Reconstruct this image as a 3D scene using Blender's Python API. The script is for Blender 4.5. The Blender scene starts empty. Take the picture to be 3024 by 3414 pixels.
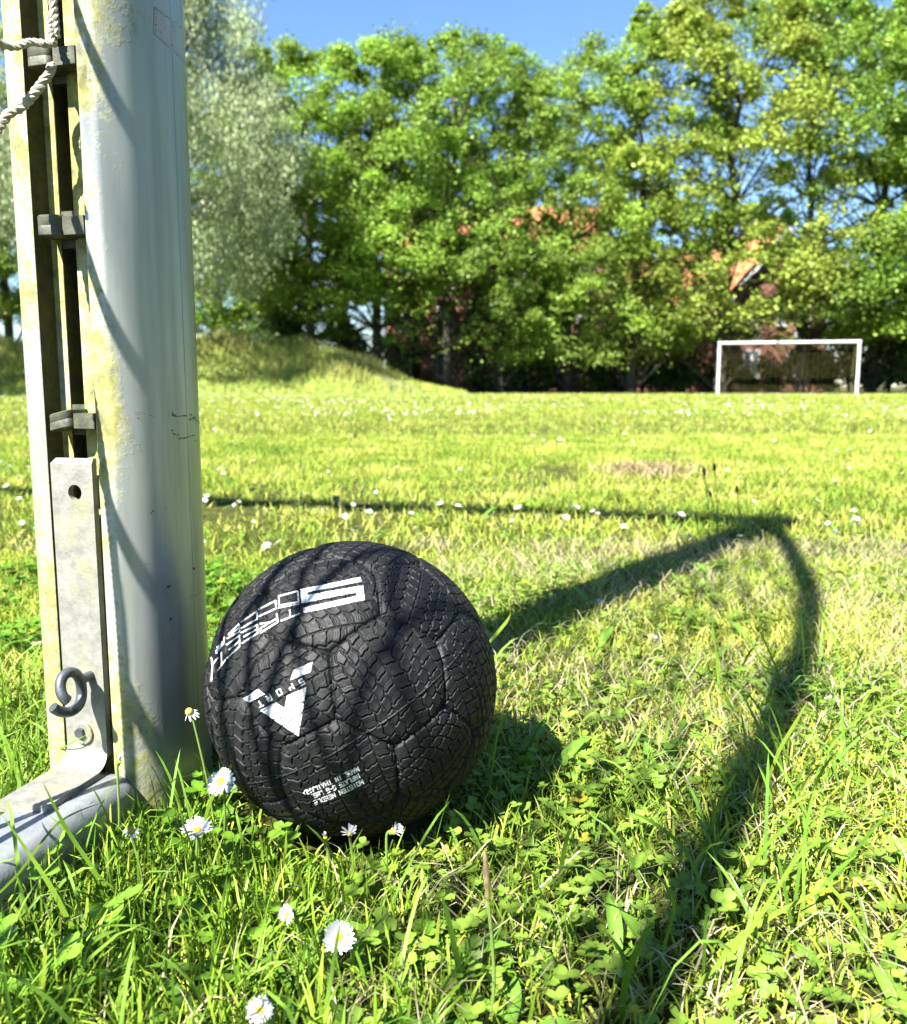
import bpy, math, itertools
import numpy as np
from mathutils import Vector
rng = np.random.default_rng(7)
SC = bpy.context.scene
COL = SC.collection

# ------------------------------------------------------------------ camera, world, sun, exposure
CAMH = 0.34
PITCH = math.radians(7.9)
CP, SP = math.cos(PITCH), math.sin(PITCH)
cam_d = bpy.data.cameras.new('camera')
cam_d.sensor_fit = 'HORIZONTAL'; cam_d.sensor_width = 36.0; cam_d.lens = 36.0
cam_d.clip_start = 0.02; cam_d.clip_end = 3000
cam_d.dof.use_dof = True; cam_d.dof.focus_distance = 0.66; cam_d.dof.aperture_fstop = 13.0
cam = bpy.data.objects.new('camera', cam_d); COL.objects.link(cam)
cam.location = (0, 0, CAMH); cam.rotation_euler = (math.radians(90) - PITCH, 0, 0)
SC.camera = cam

SUN_EL = math.radians(47.0)
SUN_H = np.array([-0.5697, -0.8219])            # horizontal direction towards the sun
SUN_DIR = np.array([SUN_H[0] * math.cos(SUN_EL), SUN_H[1] * math.cos(SUN_EL), math.sin(SUN_EL)])
w = bpy.data.worlds.new('World'); SC.world = w; w.use_nodes = True
nt = w.node_tree; nt.nodes.clear()
sky = nt.nodes.new('ShaderNodeTexSky'); sky.sky_type = 'NISHITA'; sky.sun_disc = False
sky.sun_elevation = SUN_EL; sky.sun_rotation = math.atan2(SUN_H[0], SUN_H[1])
sky.air_density = 1.2; sky.dust_density = 0.0; sky.ozone_density = 8.0
bg = nt.nodes.new('ShaderNodeBackground'); bg.inputs[1].default_value = 0.05
wo = nt.nodes.new('ShaderNodeOutputWorld')
nt.links.new(sky.outputs[0], bg.inputs[0]); nt.links.new(bg.outputs[0], wo.inputs[0])
sl = bpy.data.lights.new('sun', 'SUN'); sl.energy = 5.0; sl.angle = math.radians(0.53); sl.color = (1.0, 0.96, 0.88)
so = bpy.data.objects.new('sun', sl); COL.objects.link(so)
so.rotation_euler = Vector(SUN_DIR).to_track_quat('Z', 'Y').to_euler()
SC.view_settings.view_transform = 'Standard'; SC.view_settings.look = 'None'
SC.view_settings.gamma = 1.0; SC.view_settings.use_curve_mapping = False
SC.view_settings.exposure = 2.22
SC.render.engine = 'CYCLES'
SC.cycles.use_denoising = True
SC.cycles.max_bounces = 6; SC.cycles.diffuse_bounces = 3; SC.cycles.transmission_bounces = 4
SC.cycles.use_adaptive_sampling = True; SC.cycles.adaptive_threshold = 0.02
SC.cycles.sample_clamp_indirect = 6.0

# ------------------------------------------------------------------ helpers
KA = .68     # reflectance scale of everything that grows or is painted (real-world values)
# P coordinates: the photograph at 1811 x 2044
def pdir(x, y):
    u = (x - 905.5) / 1811.0; v = (y - 1022.0) / 1811.0
    return np.array([u, CP - v * SP, -SP - v * CP])
def at(x, y, Y):
    d = pdir(x, y); t = Y / d[1]
    return np.array([d[0] * t, Y, CAMH + d[2] * t])
def onz(x, y, z=0.0):
    d = pdir(x, y); t = (z - CAMH) / d[2]
    return np.array([d[0] * t, d[1] * t, z])
def proj_full(P):
    Dp = P[..., 1] * CP - (P[..., 2] - CAMH) * SP
    u = P[..., 0] / Dp; v = -(P[..., 1] * SP + (P[..., 2] - CAMH) * CP) / Dp
    return 1512 + u * 3024, 1707 + v * 3024

def tag(o, label=None, cat=None, group=None, kind=None):
    if label: o['label'] = label
    if cat: o['category'] = cat
    if group: o['group'] = group
    if kind: o['kind'] = kind
    return o
def empty(name, loc=(0, 0, 0), **k):
    o = bpy.data.objects.new(name, None); COL.objects.link(o); o.location = loc; o.empty_display_size = 0.1
    return tag(o, **k)
def link(name, me, parent=None, local=False):
    o = bpy.data.objects.new(name, me); COL.objects.link(o)
    if parent is not None:
        o.parent = parent
        if not local:
            o.location = -Vector(parent.location)   # meshes are given in world coordinates; parents are unrotated here
    return o
def mesh_np(name, V, F, mat, col=None, smooth=False, mats=None, midx=None):
    V = np.ascontiguousarray(V, dtype=np.float32); F = np.ascontiguousarray(F, dtype=np.int32)
    me = bpy.data.meshes.new(name); n = F.shape[1]
    me.vertices.add(len(V)); me.vertices.foreach_set('co', V.ravel())
    me.loops.add(F.size); me.loops.foreach_set('vertex_index', F.ravel())
    me.polygons.add(len(F)); me.polygons.foreach_set('loop_start', np.arange(0, F.size, n, dtype=np.int32))
    me.polygons.foreach_set('loop_total', np.full(len(F), n, dtype=np.int32))
    if smooth: me.polygons.foreach_set('use_smooth', np.ones(len(F), dtype=bool))
    for m in (mats or [mat]): me.materials.append(m)
    if midx is not None: me.polygons.foreach_set('material_index', np.asarray(midx, dtype=np.int32))
    me.update(calc_edges=True)
    if col is not None:
        if mat is not M_POST: col = np.asarray(col) * KA
        a = me.color_attributes.new('Col', 'FLOAT_COLOR', 'POINT')
        c = np.ones((len(V), 4), dtype=np.float32); c[:, :col.shape[1]] = col
        a.data.foreach_set('color', c.ravel())
    return me
class MB:
    def __init__(s): s.v = []; s.f = []
    def add(s, vs, fs):
        b = len(s.v); s.v += [tuple(map(float, q)) for q in vs]; s.f += [[b + i for i in f] for f in fs]
    def box(s, lo, hi, M=None, bev=0):
        x0, y0, z0 = lo; x1, y1, z1 = hi
        vs = [(x0, y0, z0), (x1, y0, z0), (x1, y1, z0), (x0, y1, z0), (x0, y0, z1), (x1, y0, z1), (x1, y1, z1), (x0, y1, z1)]
        if M: vs = [M(*q) for q in vs]
        s.add(vs, [(0, 3, 2, 1), (4, 5, 6, 7), (0, 1, 5, 4), (1, 2, 6, 5), (2, 3, 7, 6), (3, 0, 4, 7)])
    def tube(s, pts, rad, seg=8, caps=True):
        pts = [Vector(p) for p in pts]; n = len(pts)
        if not hasattr(rad, '__len__'): rad = [rad] * n
        up = None; rings = []
        for i in range(n):
            t = (pts[min(i + 1, n - 1)] - pts[max(i - 1, 0)]).normalized()
            if up is None:
                up = t.orthogonal().normalized()
            up = (up - t * up.dot(t)).normalized()
            b = t.cross(up)
            rings.append([pts[i] + (up * math.cos(2 * math.pi * k / seg) + b * math.sin(2 * math.pi * k / seg)) * rad[i] for k in range(seg)])
        vs = [q for r in rings for q in r]; fs = []
        for i in range(n - 1):
            for k in range(seg):
                a = i * seg + k; c = i * seg + (k + 1) % seg
                fs.append((a, c, c + seg, a + seg))
        if caps:
            fs.append(tuple(range(seg - 1, -1, -1))); fs.append(tuple((n - 1) * seg + k for k in range(seg)))
        s.add(vs, fs)
    def extrude(s, poly, fn, ts, caps=True):
        """poly: list of 2-D points; fn(p, t) -> 3-D; ts: stations"""
        n = len(poly); vs = [fn(p, t) for t in ts for p in poly]; fs = []
        for i in range(len(ts) - 1):
            for k in range(n):
                a = i * n + k; c = i * n + (k + 1) % n
                fs.append((a, c, c + n, a + n))
        if caps:
            fs.append(tuple(range(n - 1, -1, -1))); fs.append(tuple((len(ts) - 1) * n + k for k in range(n)))
        s.add(vs, fs)
    def disc(s, c, r, nrm, th, seg=20):
        c = Vector(c); nrm = Vector(nrm).normalized(); s.tube([c, c + nrm * th * .8, c + nrm * th], [r, r, r * .93], seg)
    def mesh(s, name, mat, smooth=False):
        me = bpy.data.meshes.new(name); me.from_pydata(s.v, [], s.f); me.materials.append(mat)
        if smooth:
            me.polygons.foreach_set('use_smooth', [True] * len(me.polygons))
            try: me.set_sharp_from_angle(angle=math.radians(35))
            except Exception: pass
        me.update(); return me
    def build(s, name, mat, parent=None, smooth=False, local=False):
        return link(name, s.mesh(name, mat, smooth), parent, local)

def spl(pts, n_=8):
    pts = [Vector(p) for p in pts]; out_ = []
    for k in range(len(pts) - 1):
        a0 = pts[max(k - 1, 0)]; a1 = pts[k]; a2 = pts[k + 1]; a3 = pts[min(k + 2, len(pts) - 1)]
        for t in np.linspace(0, 1, n_, endpoint=False):
            out_.append(.5 * ((2 * a1) + (a2 - a0) * t + (2 * a0 - 5 * a1 + 4 * a2 - a3) * t * t + (3 * a1 - a0 - 3 * a2 + a3) * t ** 3))
    out_.append(pts[-1]); return out_
def vnoise(x, y, scale, seed):
    r = np.random.default_rng(seed).random((256, 256))
    x = x / scale + 1000.3; y = y / scale + 1000.7
    xi = np.floor(x).astype(int); yi = np.floor(y).astype(int); fx = x - xi; fy = y - yi
    fx = fx * fx * (3 - 2 * fx); fy = fy * fy * (3 - 2 * fy)
    g = lambda a, b: r[a & 255, b & 255]
    return (g(xi, yi) * (1 - fx) + g(xi + 1, yi) * fx) * (1 - fy) + (g(xi, yi + 1) * (1 - fx) + g(xi + 1, yi + 1) * fx) * fy
def sstep(a, b, x):
    t = np.clip((x - a) / (b - a), 0, 1); return t * t * (3 - 2 * t)

# ------------------------------------------------------------------ materials
def new_mat(name):
    m = bpy.data.materials.new(name); m.use_nodes = True; n = m.node_tree
    return m, n, n.nodes['Principled BSDF'], n.nodes['Material Output']
def ramp(n, src, stops):
    r = n.nodes.new('ShaderNodeValToRGB'); e = r.color_ramp.elements
    while len(e) < len(stops): e.new(0.5)
    for el, (p, c) in zip(e, stops): el.position = p; el.color = (*c, 1) if len(c) == 3 else c
    n.links.new(src, r.inputs[0]); return r.outputs[0]
def noise(n, scale, detail=4, rough=.55, stretch=None, coord='Object', dist=0):
    tc = n.nodes.new('ShaderNodeTexCoord'); src = tc.outputs[coord]
    if stretch:
        mp = n.nodes.new('ShaderNodeMapping'); mp.inputs['Scale'].default_value = stretch
        n.links.new(src, mp.inputs[0]); src = mp.outputs[0]
    t = n.nodes.new('ShaderNodeTexNoise'); t.inputs['Scale'].default_value = scale
    t.inputs['Detail'].default_value = detail; t.inputs['Roughness'].default_value = rough; t.inputs['Distortion'].default_value = dist
    n.links.new(src, t.inputs['Vector']); return t.outputs[0]
def mix(n, f, a, b):
    m = n.nodes.new('ShaderNodeMix'); m.data_type = 'RGBA'
    for s, v in ((m.inputs[0], f), (m.inputs[6], a), (m.inputs[7], b)):
        if hasattr(v, 'links'): n.links.new(v, s)
        else: s.default_value = v if not hasattr(v, '__len__') else (*v, 1)
    return m.outputs[2]
def math_n(n, op, a, b=None, c=None, clamp=False):
    m = n.nodes.new('ShaderNodeMath'); m.operation = op; m.use_clamp = clamp
    for s, v in zip(m.inputs, (a, b, c)):
        if v is None: continue
        if hasattr(v, 'links'): n.links.new(v, s)
        else: s.default_value = v
    return m.outputs[0]
def bump(n, b, h, strength, dist):
    k = n.nodes.new('ShaderNodeBump'); k.inputs['Strength'].default_value = strength; k.inputs['Distance'].default_value = dist
    n.links.new(h, k.inputs['Height']); n.links.new(k.outputs[0], b.inputs['Normal'])
def leaf_mat(name, transl=.35, rough=.5, spec=.35, mul=None):
    m, n, b, out = new_mat(name)
    at_ = n.nodes.new('ShaderNodeAttribute'); at_.attribute_name = 'Col'
    c = at_.outputs['Color']
    b.inputs['Roughness'].default_value = rough; b.inputs['Specular IOR Level'].default_value = spec
    n.links.new(c, b.inputs['Base Color'])
    tr = n.nodes.new('ShaderNodeBsdfTranslucent')
    tc = mix(n, .5, c, (.35, .55, .03)); 
    mm = n.nodes.new('ShaderNodeMix'); mm.data_type = 'RGBA'; mm.blend_type = 'MULTIPLY'; mm.inputs[0].default_value = 0
    n.links.new(c, tr.inputs[0])
    ms = n.nodes.new('ShaderNodeMixShader'); ms.inputs[0].default_value = transl
    n.links.new(b.outputs[0], ms.inputs[1]); n.links.new(tr.outputs[0], ms.inputs[2]); n.links.new(ms.outputs[0], out.inputs[0])
    return m
def simple(name, col, rough=.6, metal=0, spec=.5, var=.12, vs=20, bmp=0, bs=200):
    m, n, b, out = new_mat(name); col = tuple(x * KA for x in col)
    f = noise(n, vs)
    c = ramp(n, f, [(.3, tuple(x * (1 - var) for x in col)), (.7, tuple(min(1, x * (1 + var)) for x in col))])
    n.links.new(c, b.inputs['Base Color']); b.inputs['Roughness'].default_value = rough; b.inputs['Metallic'].default_value = metal
    b.inputs['Specular IOR Level'].default_value = spec
    if bmp: bump(n, b, noise(n, bs, 3), .6, bmp)
    return m
M_GRASS = leaf_mat('grass_blades', .22, .55, .25)
M_LEAF = leaf_mat('tree_leaves', .30, .5, .35)
M_CLOVER = leaf_mat('clover_leaves', .28, .5, .3)
M_STRAW = leaf_mat('dry_straw', .15, .7, .2)

# post metal: brushed anodised aluminium with streaks and yellow-green algae
def post_metal(name, alg=True):
    m, n, b, out = new_mat(name)
    st = noise(n, 60, 5, .6, (1, 1, .06)); sp = noise(n, 14, 4, .6, (1, 1, .35))
    base = ramp(n, sp, [(.3, (.32, .345, .335)), (.7, (.44, .46, .445))])
    base = mix(n, math_n(n, 'MULTIPLY', ramp(n, st, [(.4, (0, 0, 0)), (.7, (1, 1, 1))]), .6), base, (.20, .23, .21))
    rg = math_n(n, 'MULTIPLY_ADD', st, .18, .27)
    if alg:
        a = n.nodes.new('ShaderNodeAttribute'); a.attribute_name = 'Col'
        sep = n.nodes.new('ShaderNodeSeparateColor'); n.links.new(a.outputs['Color'], sep.inputs[0])
        nz = noise(n, 26, 8, .68, (1, 1, .55), dist=.4); fine = noise(n, 260, 4, .6)
        v = math_n(n, 'ADD', math_n(n, 'MULTIPLY', nz, 1.35), math_n(n, 'MULTIPLY', fine, .55))
        v = math_n(n, 'ADD', v, math_n(n, 'SUBTRACT', sep.outputs[0], 1.5))
        mk = math_n(n, 'MULTIPLY', math_n(n, 'ADD', v, 0.08), 3.6, clamp=True)
        ac = ramp(n, noise(n, 90, 5, .6), [(.30, (.075, .07, .008)), (.5, (.22, .21, .03)), (.72, (.38, .375, .15))])
        base = mix(n, math_n(n, 'MULTIPLY', mk, .88), base, ac)
        n.links.new(math_n(n, 'MULTIPLY', math_n(n, 'SUBTRACT', 1.0, mk), .5), b.inputs['Metallic'])
        rg = math_n(n, 'ADD', rg, math_n(n, 'MULTIPLY', mk, .45), clamp=True)
        bump(n, b, math_n(n, 'ADD', math_n(n, 'MULTIPLY', mk, math_n(n, 'ADD', fine, .5)), math_n(n, 'MULTIPLY', st, .05)), .35, .0005)
    else:
        b.inputs['Metallic'].default_value = .8
    n.links.new(base, b.inputs['Base Color']); n.links.new(rg, b.inputs['Roughness'])
    b.inputs['Anisotropic'].default_value = .0
    return m
M_POST = post_metal('weathered_aluminium')
def galv(name, c0, c1, metal, rough, moss=.0):
    m, n, b, out = new_mat(name)
    vr = noise(n, 90, 6, .7); c = ramp(n, vr, [(.3, c0), (.7, c1)])
    if moss:
        mk = ramp(n, noise(n, 35, 6, .65), [(.5, (0, 0, 0)), (.62, (1, 1, 1))])
        c = mix(n, math_n(n, 'MULTIPLY', mk, moss), c, (.26, .26, .10))
    n.links.new(c, b.inputs['Base Color']); b.inputs['Metallic'].default_value = metal; b.inputs['Roughness'].default_value = rough
    bump(n, b, noise(n, 500, 3), .4, .0006)
    return m
M_GALV = galv('galvanised_plate', (.135, .135, .12), (.25, .25, .225), .25, .6, .35)
M_GRIME_SHADE = galv('olive_grime_shade', (.020, .020, .004), (.075, .072, .014), 0, .9)  # olive dirt plus painted-in shade for the channel's inner wall and slot
M_BAR = galv('frame_bar_metal', (.20, .22, .24), (.31, .33, .35), .45, .42)
M_HOOK = galv('dark_steel_hook', (.05, .06, .07), (.12, .135, .15), .6, .45)
M_CLIP = simple('grimy_black_plastic', (.075, .08, .05), .55, var=.5, vs=120, bmp=.0006, bs=300)
M_ROPE = simple('weathered_rope', (.47, .44, .35), .95, spec=.1, var=.25, vs=200, bmp=.0006, bs=900)
M_WHITEP = simple('white_goal_paint', (.75, .76, .76), .4, var=.05)
M_NET = simple('olive_net_cord', (.20, .19, .05), .9, var=.2)
M_STICK = simple('sticker_remnant_film', (.52, .53, .58), .35, var=.1, vs=60)
M_MARK = simple('scuff_marks', (.035, .035, .04), .7, var=.3, vs=300)
M_RUST = simple('rust_scratch', (.30, .13, .03), .8, var=.4, vs=400)
# ball rubber
m, n, b, out = new_mat('black_rubber'); M_RUB = m
f = noise(n, 900, 4, .7); g = noise(n, 30, 4)
n.links.new(mix(n, math_n(n, 'MULTIPLY', f, math_n(n, 'MULTIPLY', g, .8)), (.003, .0034, .004), (.014, .015, .017)), b.inputs['Base Color'])
dust = ramp(n, noise(n, 22, 6, .7), [(.5, (0, 0, 0)), (.72, (1, 1, 1))])
n.links.new(mix(n, math_n(n, 'MULTIPLY', dust, math_n(n, 'MULTIPLY', f, .28)), b.inputs['Base Color'].links[0].from_socket, (.07, .062, .05)), b.inputs['Base Color'])
n.links.new(math_n(n, 'MULTIPLY_ADD', f, .3, .42), b.inputs['Roughness']); b.inputs['Specular IOR Level'].default_value = .28
bump(n, b, noise(n, 1600, 2), .5, .0003)
M_INK = simple('white_print', (.72, .74, .74), .45, var=.08, vs=120, bmp=.0003, bs=900)
M_PETAL = simple('daisy_petal_white', (.80, .80, .80), .6, var=.03)
M_YEL = simple('daisy_yellow', (.80, .55, .02), .7, var=.2, vs=800, bmp=.0008, bs=900)
M_YELOLD = simple('faded_yellow', (.50, .34, .06), .8, var=.4, vs=800, bmp=.0008, bs=900)
M_STEM = simple('green_stem', (.17, .26, .05), .6, var=.2)
M_BARK = simple('bark', (.09, .075, .055), .9, var=.4, vs=3, bmp=.03, bs=12)
M_BROWN = simple('dry_seed_head', (.20, .15, .07), .9, var=.4, vs=300)
M_DARKHEAD = simple('dark_flower_head', (.03, .028, .015), .9, var=.4, vs=300)

# brick and roof
def brick_mat():
    m, n, b, out = new_mat('red_brick')
    tc = n.nodes.new('ShaderNodeTexCoord'); mp = n.nodes.new('ShaderNodeMapping'); mp.inputs['Rotation'].default_value = (math.radians(90), 0, 0)
    n.links.new(tc.outputs['Object'], mp.inputs[0])
    br = n.nodes.new('ShaderNodeTexBrick'); br.inputs['Scale'].default_value = 1.0
    br.inputs['Brick Width'].default_value = .24; br.inputs['Row Height'].default_value = .08; br.inputs['Mortar Size'].default_value = .008
    br.inputs['Color1'].default_value = (.25, .085, .05, 1); br.inputs['Color2'].default_value = (.19, .06, .035, 1); br.inputs['Mortar'].default_value = (.24, .19, .16, 1)
    n.links.new(mp.outputs[0], br.inputs['Vector']); n.links.new(br.outputs['Color'], b.inputs['Base Color']); b.inputs['Roughness'].default_value = .9
    return m
M_BRICK = brick_mat()
M_ROOF = simple('orange_roof_tiles', (.55, .22, .09), .8, var=.2, vs=2.5, bmp=.03, bs=5)
M_WHITE = simple('white_trim', (.78, .78, .76), .5, var=.04)
m, n, b, out = new_mat('window_glass'); M_GLASS = m
n.links.new(ramp(n, noise(n, 2), [(.3, (.03, .05, .06)), (.7, (.09, .12, .14))]), b.inputs['Base Color']); b.inputs['Roughness'].default_value = .08

# ------------------------------------------------------------------ ground, mound, path
def mound_h(X, Y):
    side = sstep(1.2, -7.5, X) if True else 0
    rise = sstep(29.6, 38.5, Y + .8 * np.sin(X * .5) + .5 * np.sin(X * 1.3 + 1))
    fall = 1 - .35 * sstep(46, 60, Y)
    return 2.0 * side * rise * fall + .12 * (vnoise(X, Y, 2.1, 3) - .5) * side * rise
m, n, b, out = new_mat('turf_soil'); M_GROUND = m
f1 = noise(n, 110, 8, .75); f2 = noise(n, .35, 4); f3 = noise(n, 4, 5, .6)
c1 = ramp(n, f1, [(.38, (.014, .010, .006)), (.5, (.045, .046, .012)), (.64, (.10, .125, .02))])
c2 = mix(n, math_n(n, 'MULTIPLY', f3, .35), c1, (.12, .135, .035))
n.links.new(c2, b.inputs['Base Color']); b.inputs['Roughness'].default_value = .95; b.inputs['Specular IOR Level'].default_value = .1
bump(n, b, f1, .8, .01)
def add_grid(name, xs, ys, zf, mat, kind='structure', smooth=True):
    X, Y = np.meshgrid(xs, ys); Z = zf(X, Y); V = np.stack([X, Y, Z], -1).reshape(-1, 3)
    nx = len(xs); i, j = np.meshgrid(np.arange(nx - 1), np.arange(len(ys) - 1)); a = (j * nx + i).ravel()
    F = np.stack([a, a + 1, a + nx + 1, a + nx], -1)
    o = link(name, mesh_np(name, V, F, mat, smooth=smooth)); tag(o, kind=kind); return o
def gz(X, Y):      # gentle unevenness of the lawn
    return .006 * (vnoise(X, Y, .17, 11) - .5) * (np.abs(Y) < 6) 
xs = np.unique(np.concatenate([np.linspace(-400, -30, 12), np.linspace(-30, -3, 28), np.linspace(-3, 3, 121), np.linspace(3, 30, 28), np.linspace(30, 400, 12)]))
ys = np.unique(np.concatenate([np.linspace(-60, -1, 12), np.linspace(-1, 6, 141), np.linspace(6, 40, 35), np.linspace(40, 900, 14)]))
add_grid('ground', xs, ys, gz, M_GROUND)
m, n, b, out = new_mat('mound_turf'); M_MOUND = m
f = noise(n, 3.5, 8, .7)
n.links.new(ramp(n, f, [(.35, (.05, .065, .012)), (.5, (.13, .17, .03)), (.65, (.20, .25, .05))]), b.inputs['Base Color']); b.inputs['Roughness'].default_value = .95
add_grid('hill', np.linspace(-45, 4, 100), np.linspace(29, 70, 84), lambda X, Y: mound_h(X, Y) - .02 + .024 * sstep(0, .02, mound_h(X, Y)), M_MOUND)
m_path = simple('grey_asphalt', (.10, .10, .105), .85, var=.15, vs=3)
pv, pf = [], []
for i, t in enumerate(np.linspace(0, 1, 24)):
    y = 33.6 + 13 * t; x = -1.35 - 4.2 * t ** .8
    for dx in (-.9 , .9):
        X = x + dx; pv.append((X, y, float(mound_h(np.array(X), np.array(y))) + .06))
    if i: a = 2 * i - 2; pf.append((a, a + 1, a + 3, a + 2))
tag(link('path', mesh_np('path', np.array(pv), np.array(pf), m_path, smooth=True)), kind='structure')
m_shade = simple('forest_floor_shade', (.03, .025, .014), .95, var=.4, vs=2)  # soil under the trees, with canopy shade painted into its dark tone
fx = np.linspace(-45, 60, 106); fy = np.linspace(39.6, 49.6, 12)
add_grid('forest_floor_shade', fx, fy, lambda X, Y: np.where(Y < 39.7, -.02 + .026 * (np.sin(X * 1.3) + .6 * np.sin(X * 3.1) > -.3), .03) + 0 * X - .0, m_shade)

# ------------------------------------------------------------------ near goal
P0 = np.array([-0.263, 0.713])
DN = np.array([-0.27, -0.96]); DN /= np.linalg.norm(DN)          # backwards out of the goal mouth
MN = np.array([-DN[1], DN[0]])                                    # to the right (outside of the goal)
S = .92e-3
GOALH = 2.05
def sec(nm, mm, z): 
    q = P0 + DN * nm * S + MN * mm * S
    return (q[0], q[1], z)
def supell(t, a=70., b=60., e=2.5):
    c, s_ = math.cos(t), math.sin(t)
    return (math.copysign(abs(c) ** (2 / e), c) * a, math.copysign(abs(s_) ** (2 / e), s_) * b)
# outline from the right groove lip round the front to the left lip, then the channel
body = []
t1 = 0.
pts = [supell(t) for t in np.linspace(0, 2 * math.pi, 721)]
start = next(i for i, q in enumerate(pts) if q[0] < 60)
end = 720 - start
arc = pts[start:end + 1][::6]
prof = [(60., 24.0), (60.6, 25.0), (60.6, 34.)]
seam_k = None
view = np.array([-0.346, .938]); right = np.array([.938, .346])
for i, (a_, b_) in enumerate(arc):
    av = (DN @ right) * a_ + (MN @ right) * b_
    if seam_k is None and i > 8 and False: pass
    prof.append((a_, b_))
# seam notch: where the outline is 13 mm inside the right silhouette, on the camera side
avs = [(DN @ right) * p[0] + (MN @ right) * p[1] for p in prof]
kmax = int(np.argmax(avs))
ks = next(k for k in range(3, kmax) if avs[k] > max(avs) - 13.5)
pa, pb = np.array(prof[ks - 1]), np.array(prof[ks]); dirp = (pb - pa) / np.linalg.norm(pb - pa); nin = -np.array(prof[ks]) / np.linalg.norm(prof[ks])
mid = (pa + pb) / 2
prof[ks:ks] = [tuple(mid - dirp * .7), tuple(mid + nin * 1.8), tuple(mid + dirp * .7)]
prof += [(60.6, -34.), (60.6, -24.), (60., -23.), (43., -23.), (42., -22.), (42., -12.6), (41.6, -12.2), (8., -12.2), (8., .2), (41.6, .2), (42., .6), (42., 23.), (43., 24.)]
prof = [(float(a_), float(b_)) for a_, b_ in prof]
zs = np.concatenate([np.arange(-.05, .95, .01), np.linspace(.95, GOALH, 40)])
PR = np.array(prof); NP_ = len(PR)
Vp = np.array([sec(a_, b_, z) for z in zs for a_, b_ in prof])
i, j = np.meshgrid(np.arange(NP_), np.arange(len(zs) - 1))
Fp = np.stack([j * NP_ + i, j * NP_ + (i + 1) % NP_, (j + 1) * NP_ + (i + 1) % NP_, (j + 1) * NP_ + i], -1).reshape(-1, 4)
# how much algae likes each spot (bands of growth next to the groove)
al = np.zeros(len(Vp))
cum = np.cumsum(np.linalg.norm(np.diff(PR, axis=0, append=PR[:1]), axis=1)); cum = np.concatenate([[0], cum[:-1]])
for jz, z in enumerate(zs):
    for k in range(NP_):
        a_, b_ = PR[k]
        d = cum[k]
        if k < 70 and b_ > -20:
            lim = 30 + 12 * math.sin(z * 9 + 1) + 10 * math.sin(z * 23)
            if z < .10: lim += 8
            v = .71 - .010 * max(0, d - lim + 26) - .05 * (d > lim + 40)
            if .07 < z < .26: v -= .22 * sstep(8, 26, d)
            v -= .10 * sstep(.40, .33, z) * sstep(.24, .33, z) * sstep(18, 30, d)
        elif a_ < 45 and abs(b_) < 26: v = .80
        else: v = .64 + .06 * math.sin(z * 14)
        al[jz * NP_ + k] = v
goal = empty('football_goal', (P0[0], P0[1], 0), label='weathered aluminium goal with algae streaked post right beside the black ball', cat='goal')
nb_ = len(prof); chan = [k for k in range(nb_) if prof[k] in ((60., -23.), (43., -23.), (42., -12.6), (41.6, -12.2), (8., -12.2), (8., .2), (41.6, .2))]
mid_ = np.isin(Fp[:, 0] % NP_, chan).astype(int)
me = mesh_np('post', Vp, Fp, M_POST, col=np.stack([al] * 3, -1), smooth=True, mats=[M_POST, M_GRIME_SHADE], midx=mid_)
try: me.set_sharp_from_angle(angle=math.radians(32))
except Exception: pass
post = link('post', me, goal)
tag(post, label='grooved oval post with yellow green algae')

def post_hit(x, y, off=.0004):
    """first hit of the ray through P pixel on the post outline"""
    d = pdir(x, y); o2 = np.zeros(2); d2 = d[:2]; best = None
    Q = P0 + PR[:, :1] * S * DN + PR[:, 1:] * S * MN
    for k in range(NP_):
        A, B = Q[k], Q[(k + 1) % NP_]; e = B - A
        den = d2[0] * e[1] - d2[1] * e[0]
        if abs(den) < 1e-12: continue
        t = (A[0] * e[1] - A[1] * e[0]) / den; s_ = (A[0] * d2[1] - A[1] * d2[0]) / den
        if 0 <= s_ <= 1 and t > 0 and (best is None or t < best[0]):
            nn = np.array([e[1], -e[0]]); nn /= np.linalg.norm(nn)
            if nn @ d2 > 0: nn = -nn
            best = (t, nn)
    if best is None: return None
    p = d * best[0] + np.array([0, 0, CAMH]); p[:2] += best[1] * off
    return p
def on_post(name, quads, mat, nu=8, nv=6, off=.0004, label=None):
    mb = MB()
    for q in quads:
        q = np.array(q, float); g = []
        for v in np.linspace(0, 1, nv):
            for u in np.linspace(0, 1, nu):
                xy = (q[0] * (1 - u) + q[1] * u) * (1 - v) + (q[3] * (1 - u) + q[2] * u) * v
                g.append(post_hit(*xy, off=off))
        fs = []
        for v in range(nv - 1):
            for u in range(nu - 1):
                a_ = v * nu + u; ids = (a_, a_ + 1, a_ + nu + 1, a_ + nu)
                if all(g[k] is not None for k in ids): fs.append(ids)
        g = [p if p is not None else (0, 0, -1) for p in g]
        used = sorted({k for f_ in fs for k in f_}); mp_ = {k: i_ for i_, k in enumerate(used)}
        mb.add([g[k] for k in used], [tuple(mp_[k] for k in f_) for f_ in fs])
    o = mb.build(name, mat, goal, smooth=True)
    if label: o['label'] = label
    return o
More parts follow.
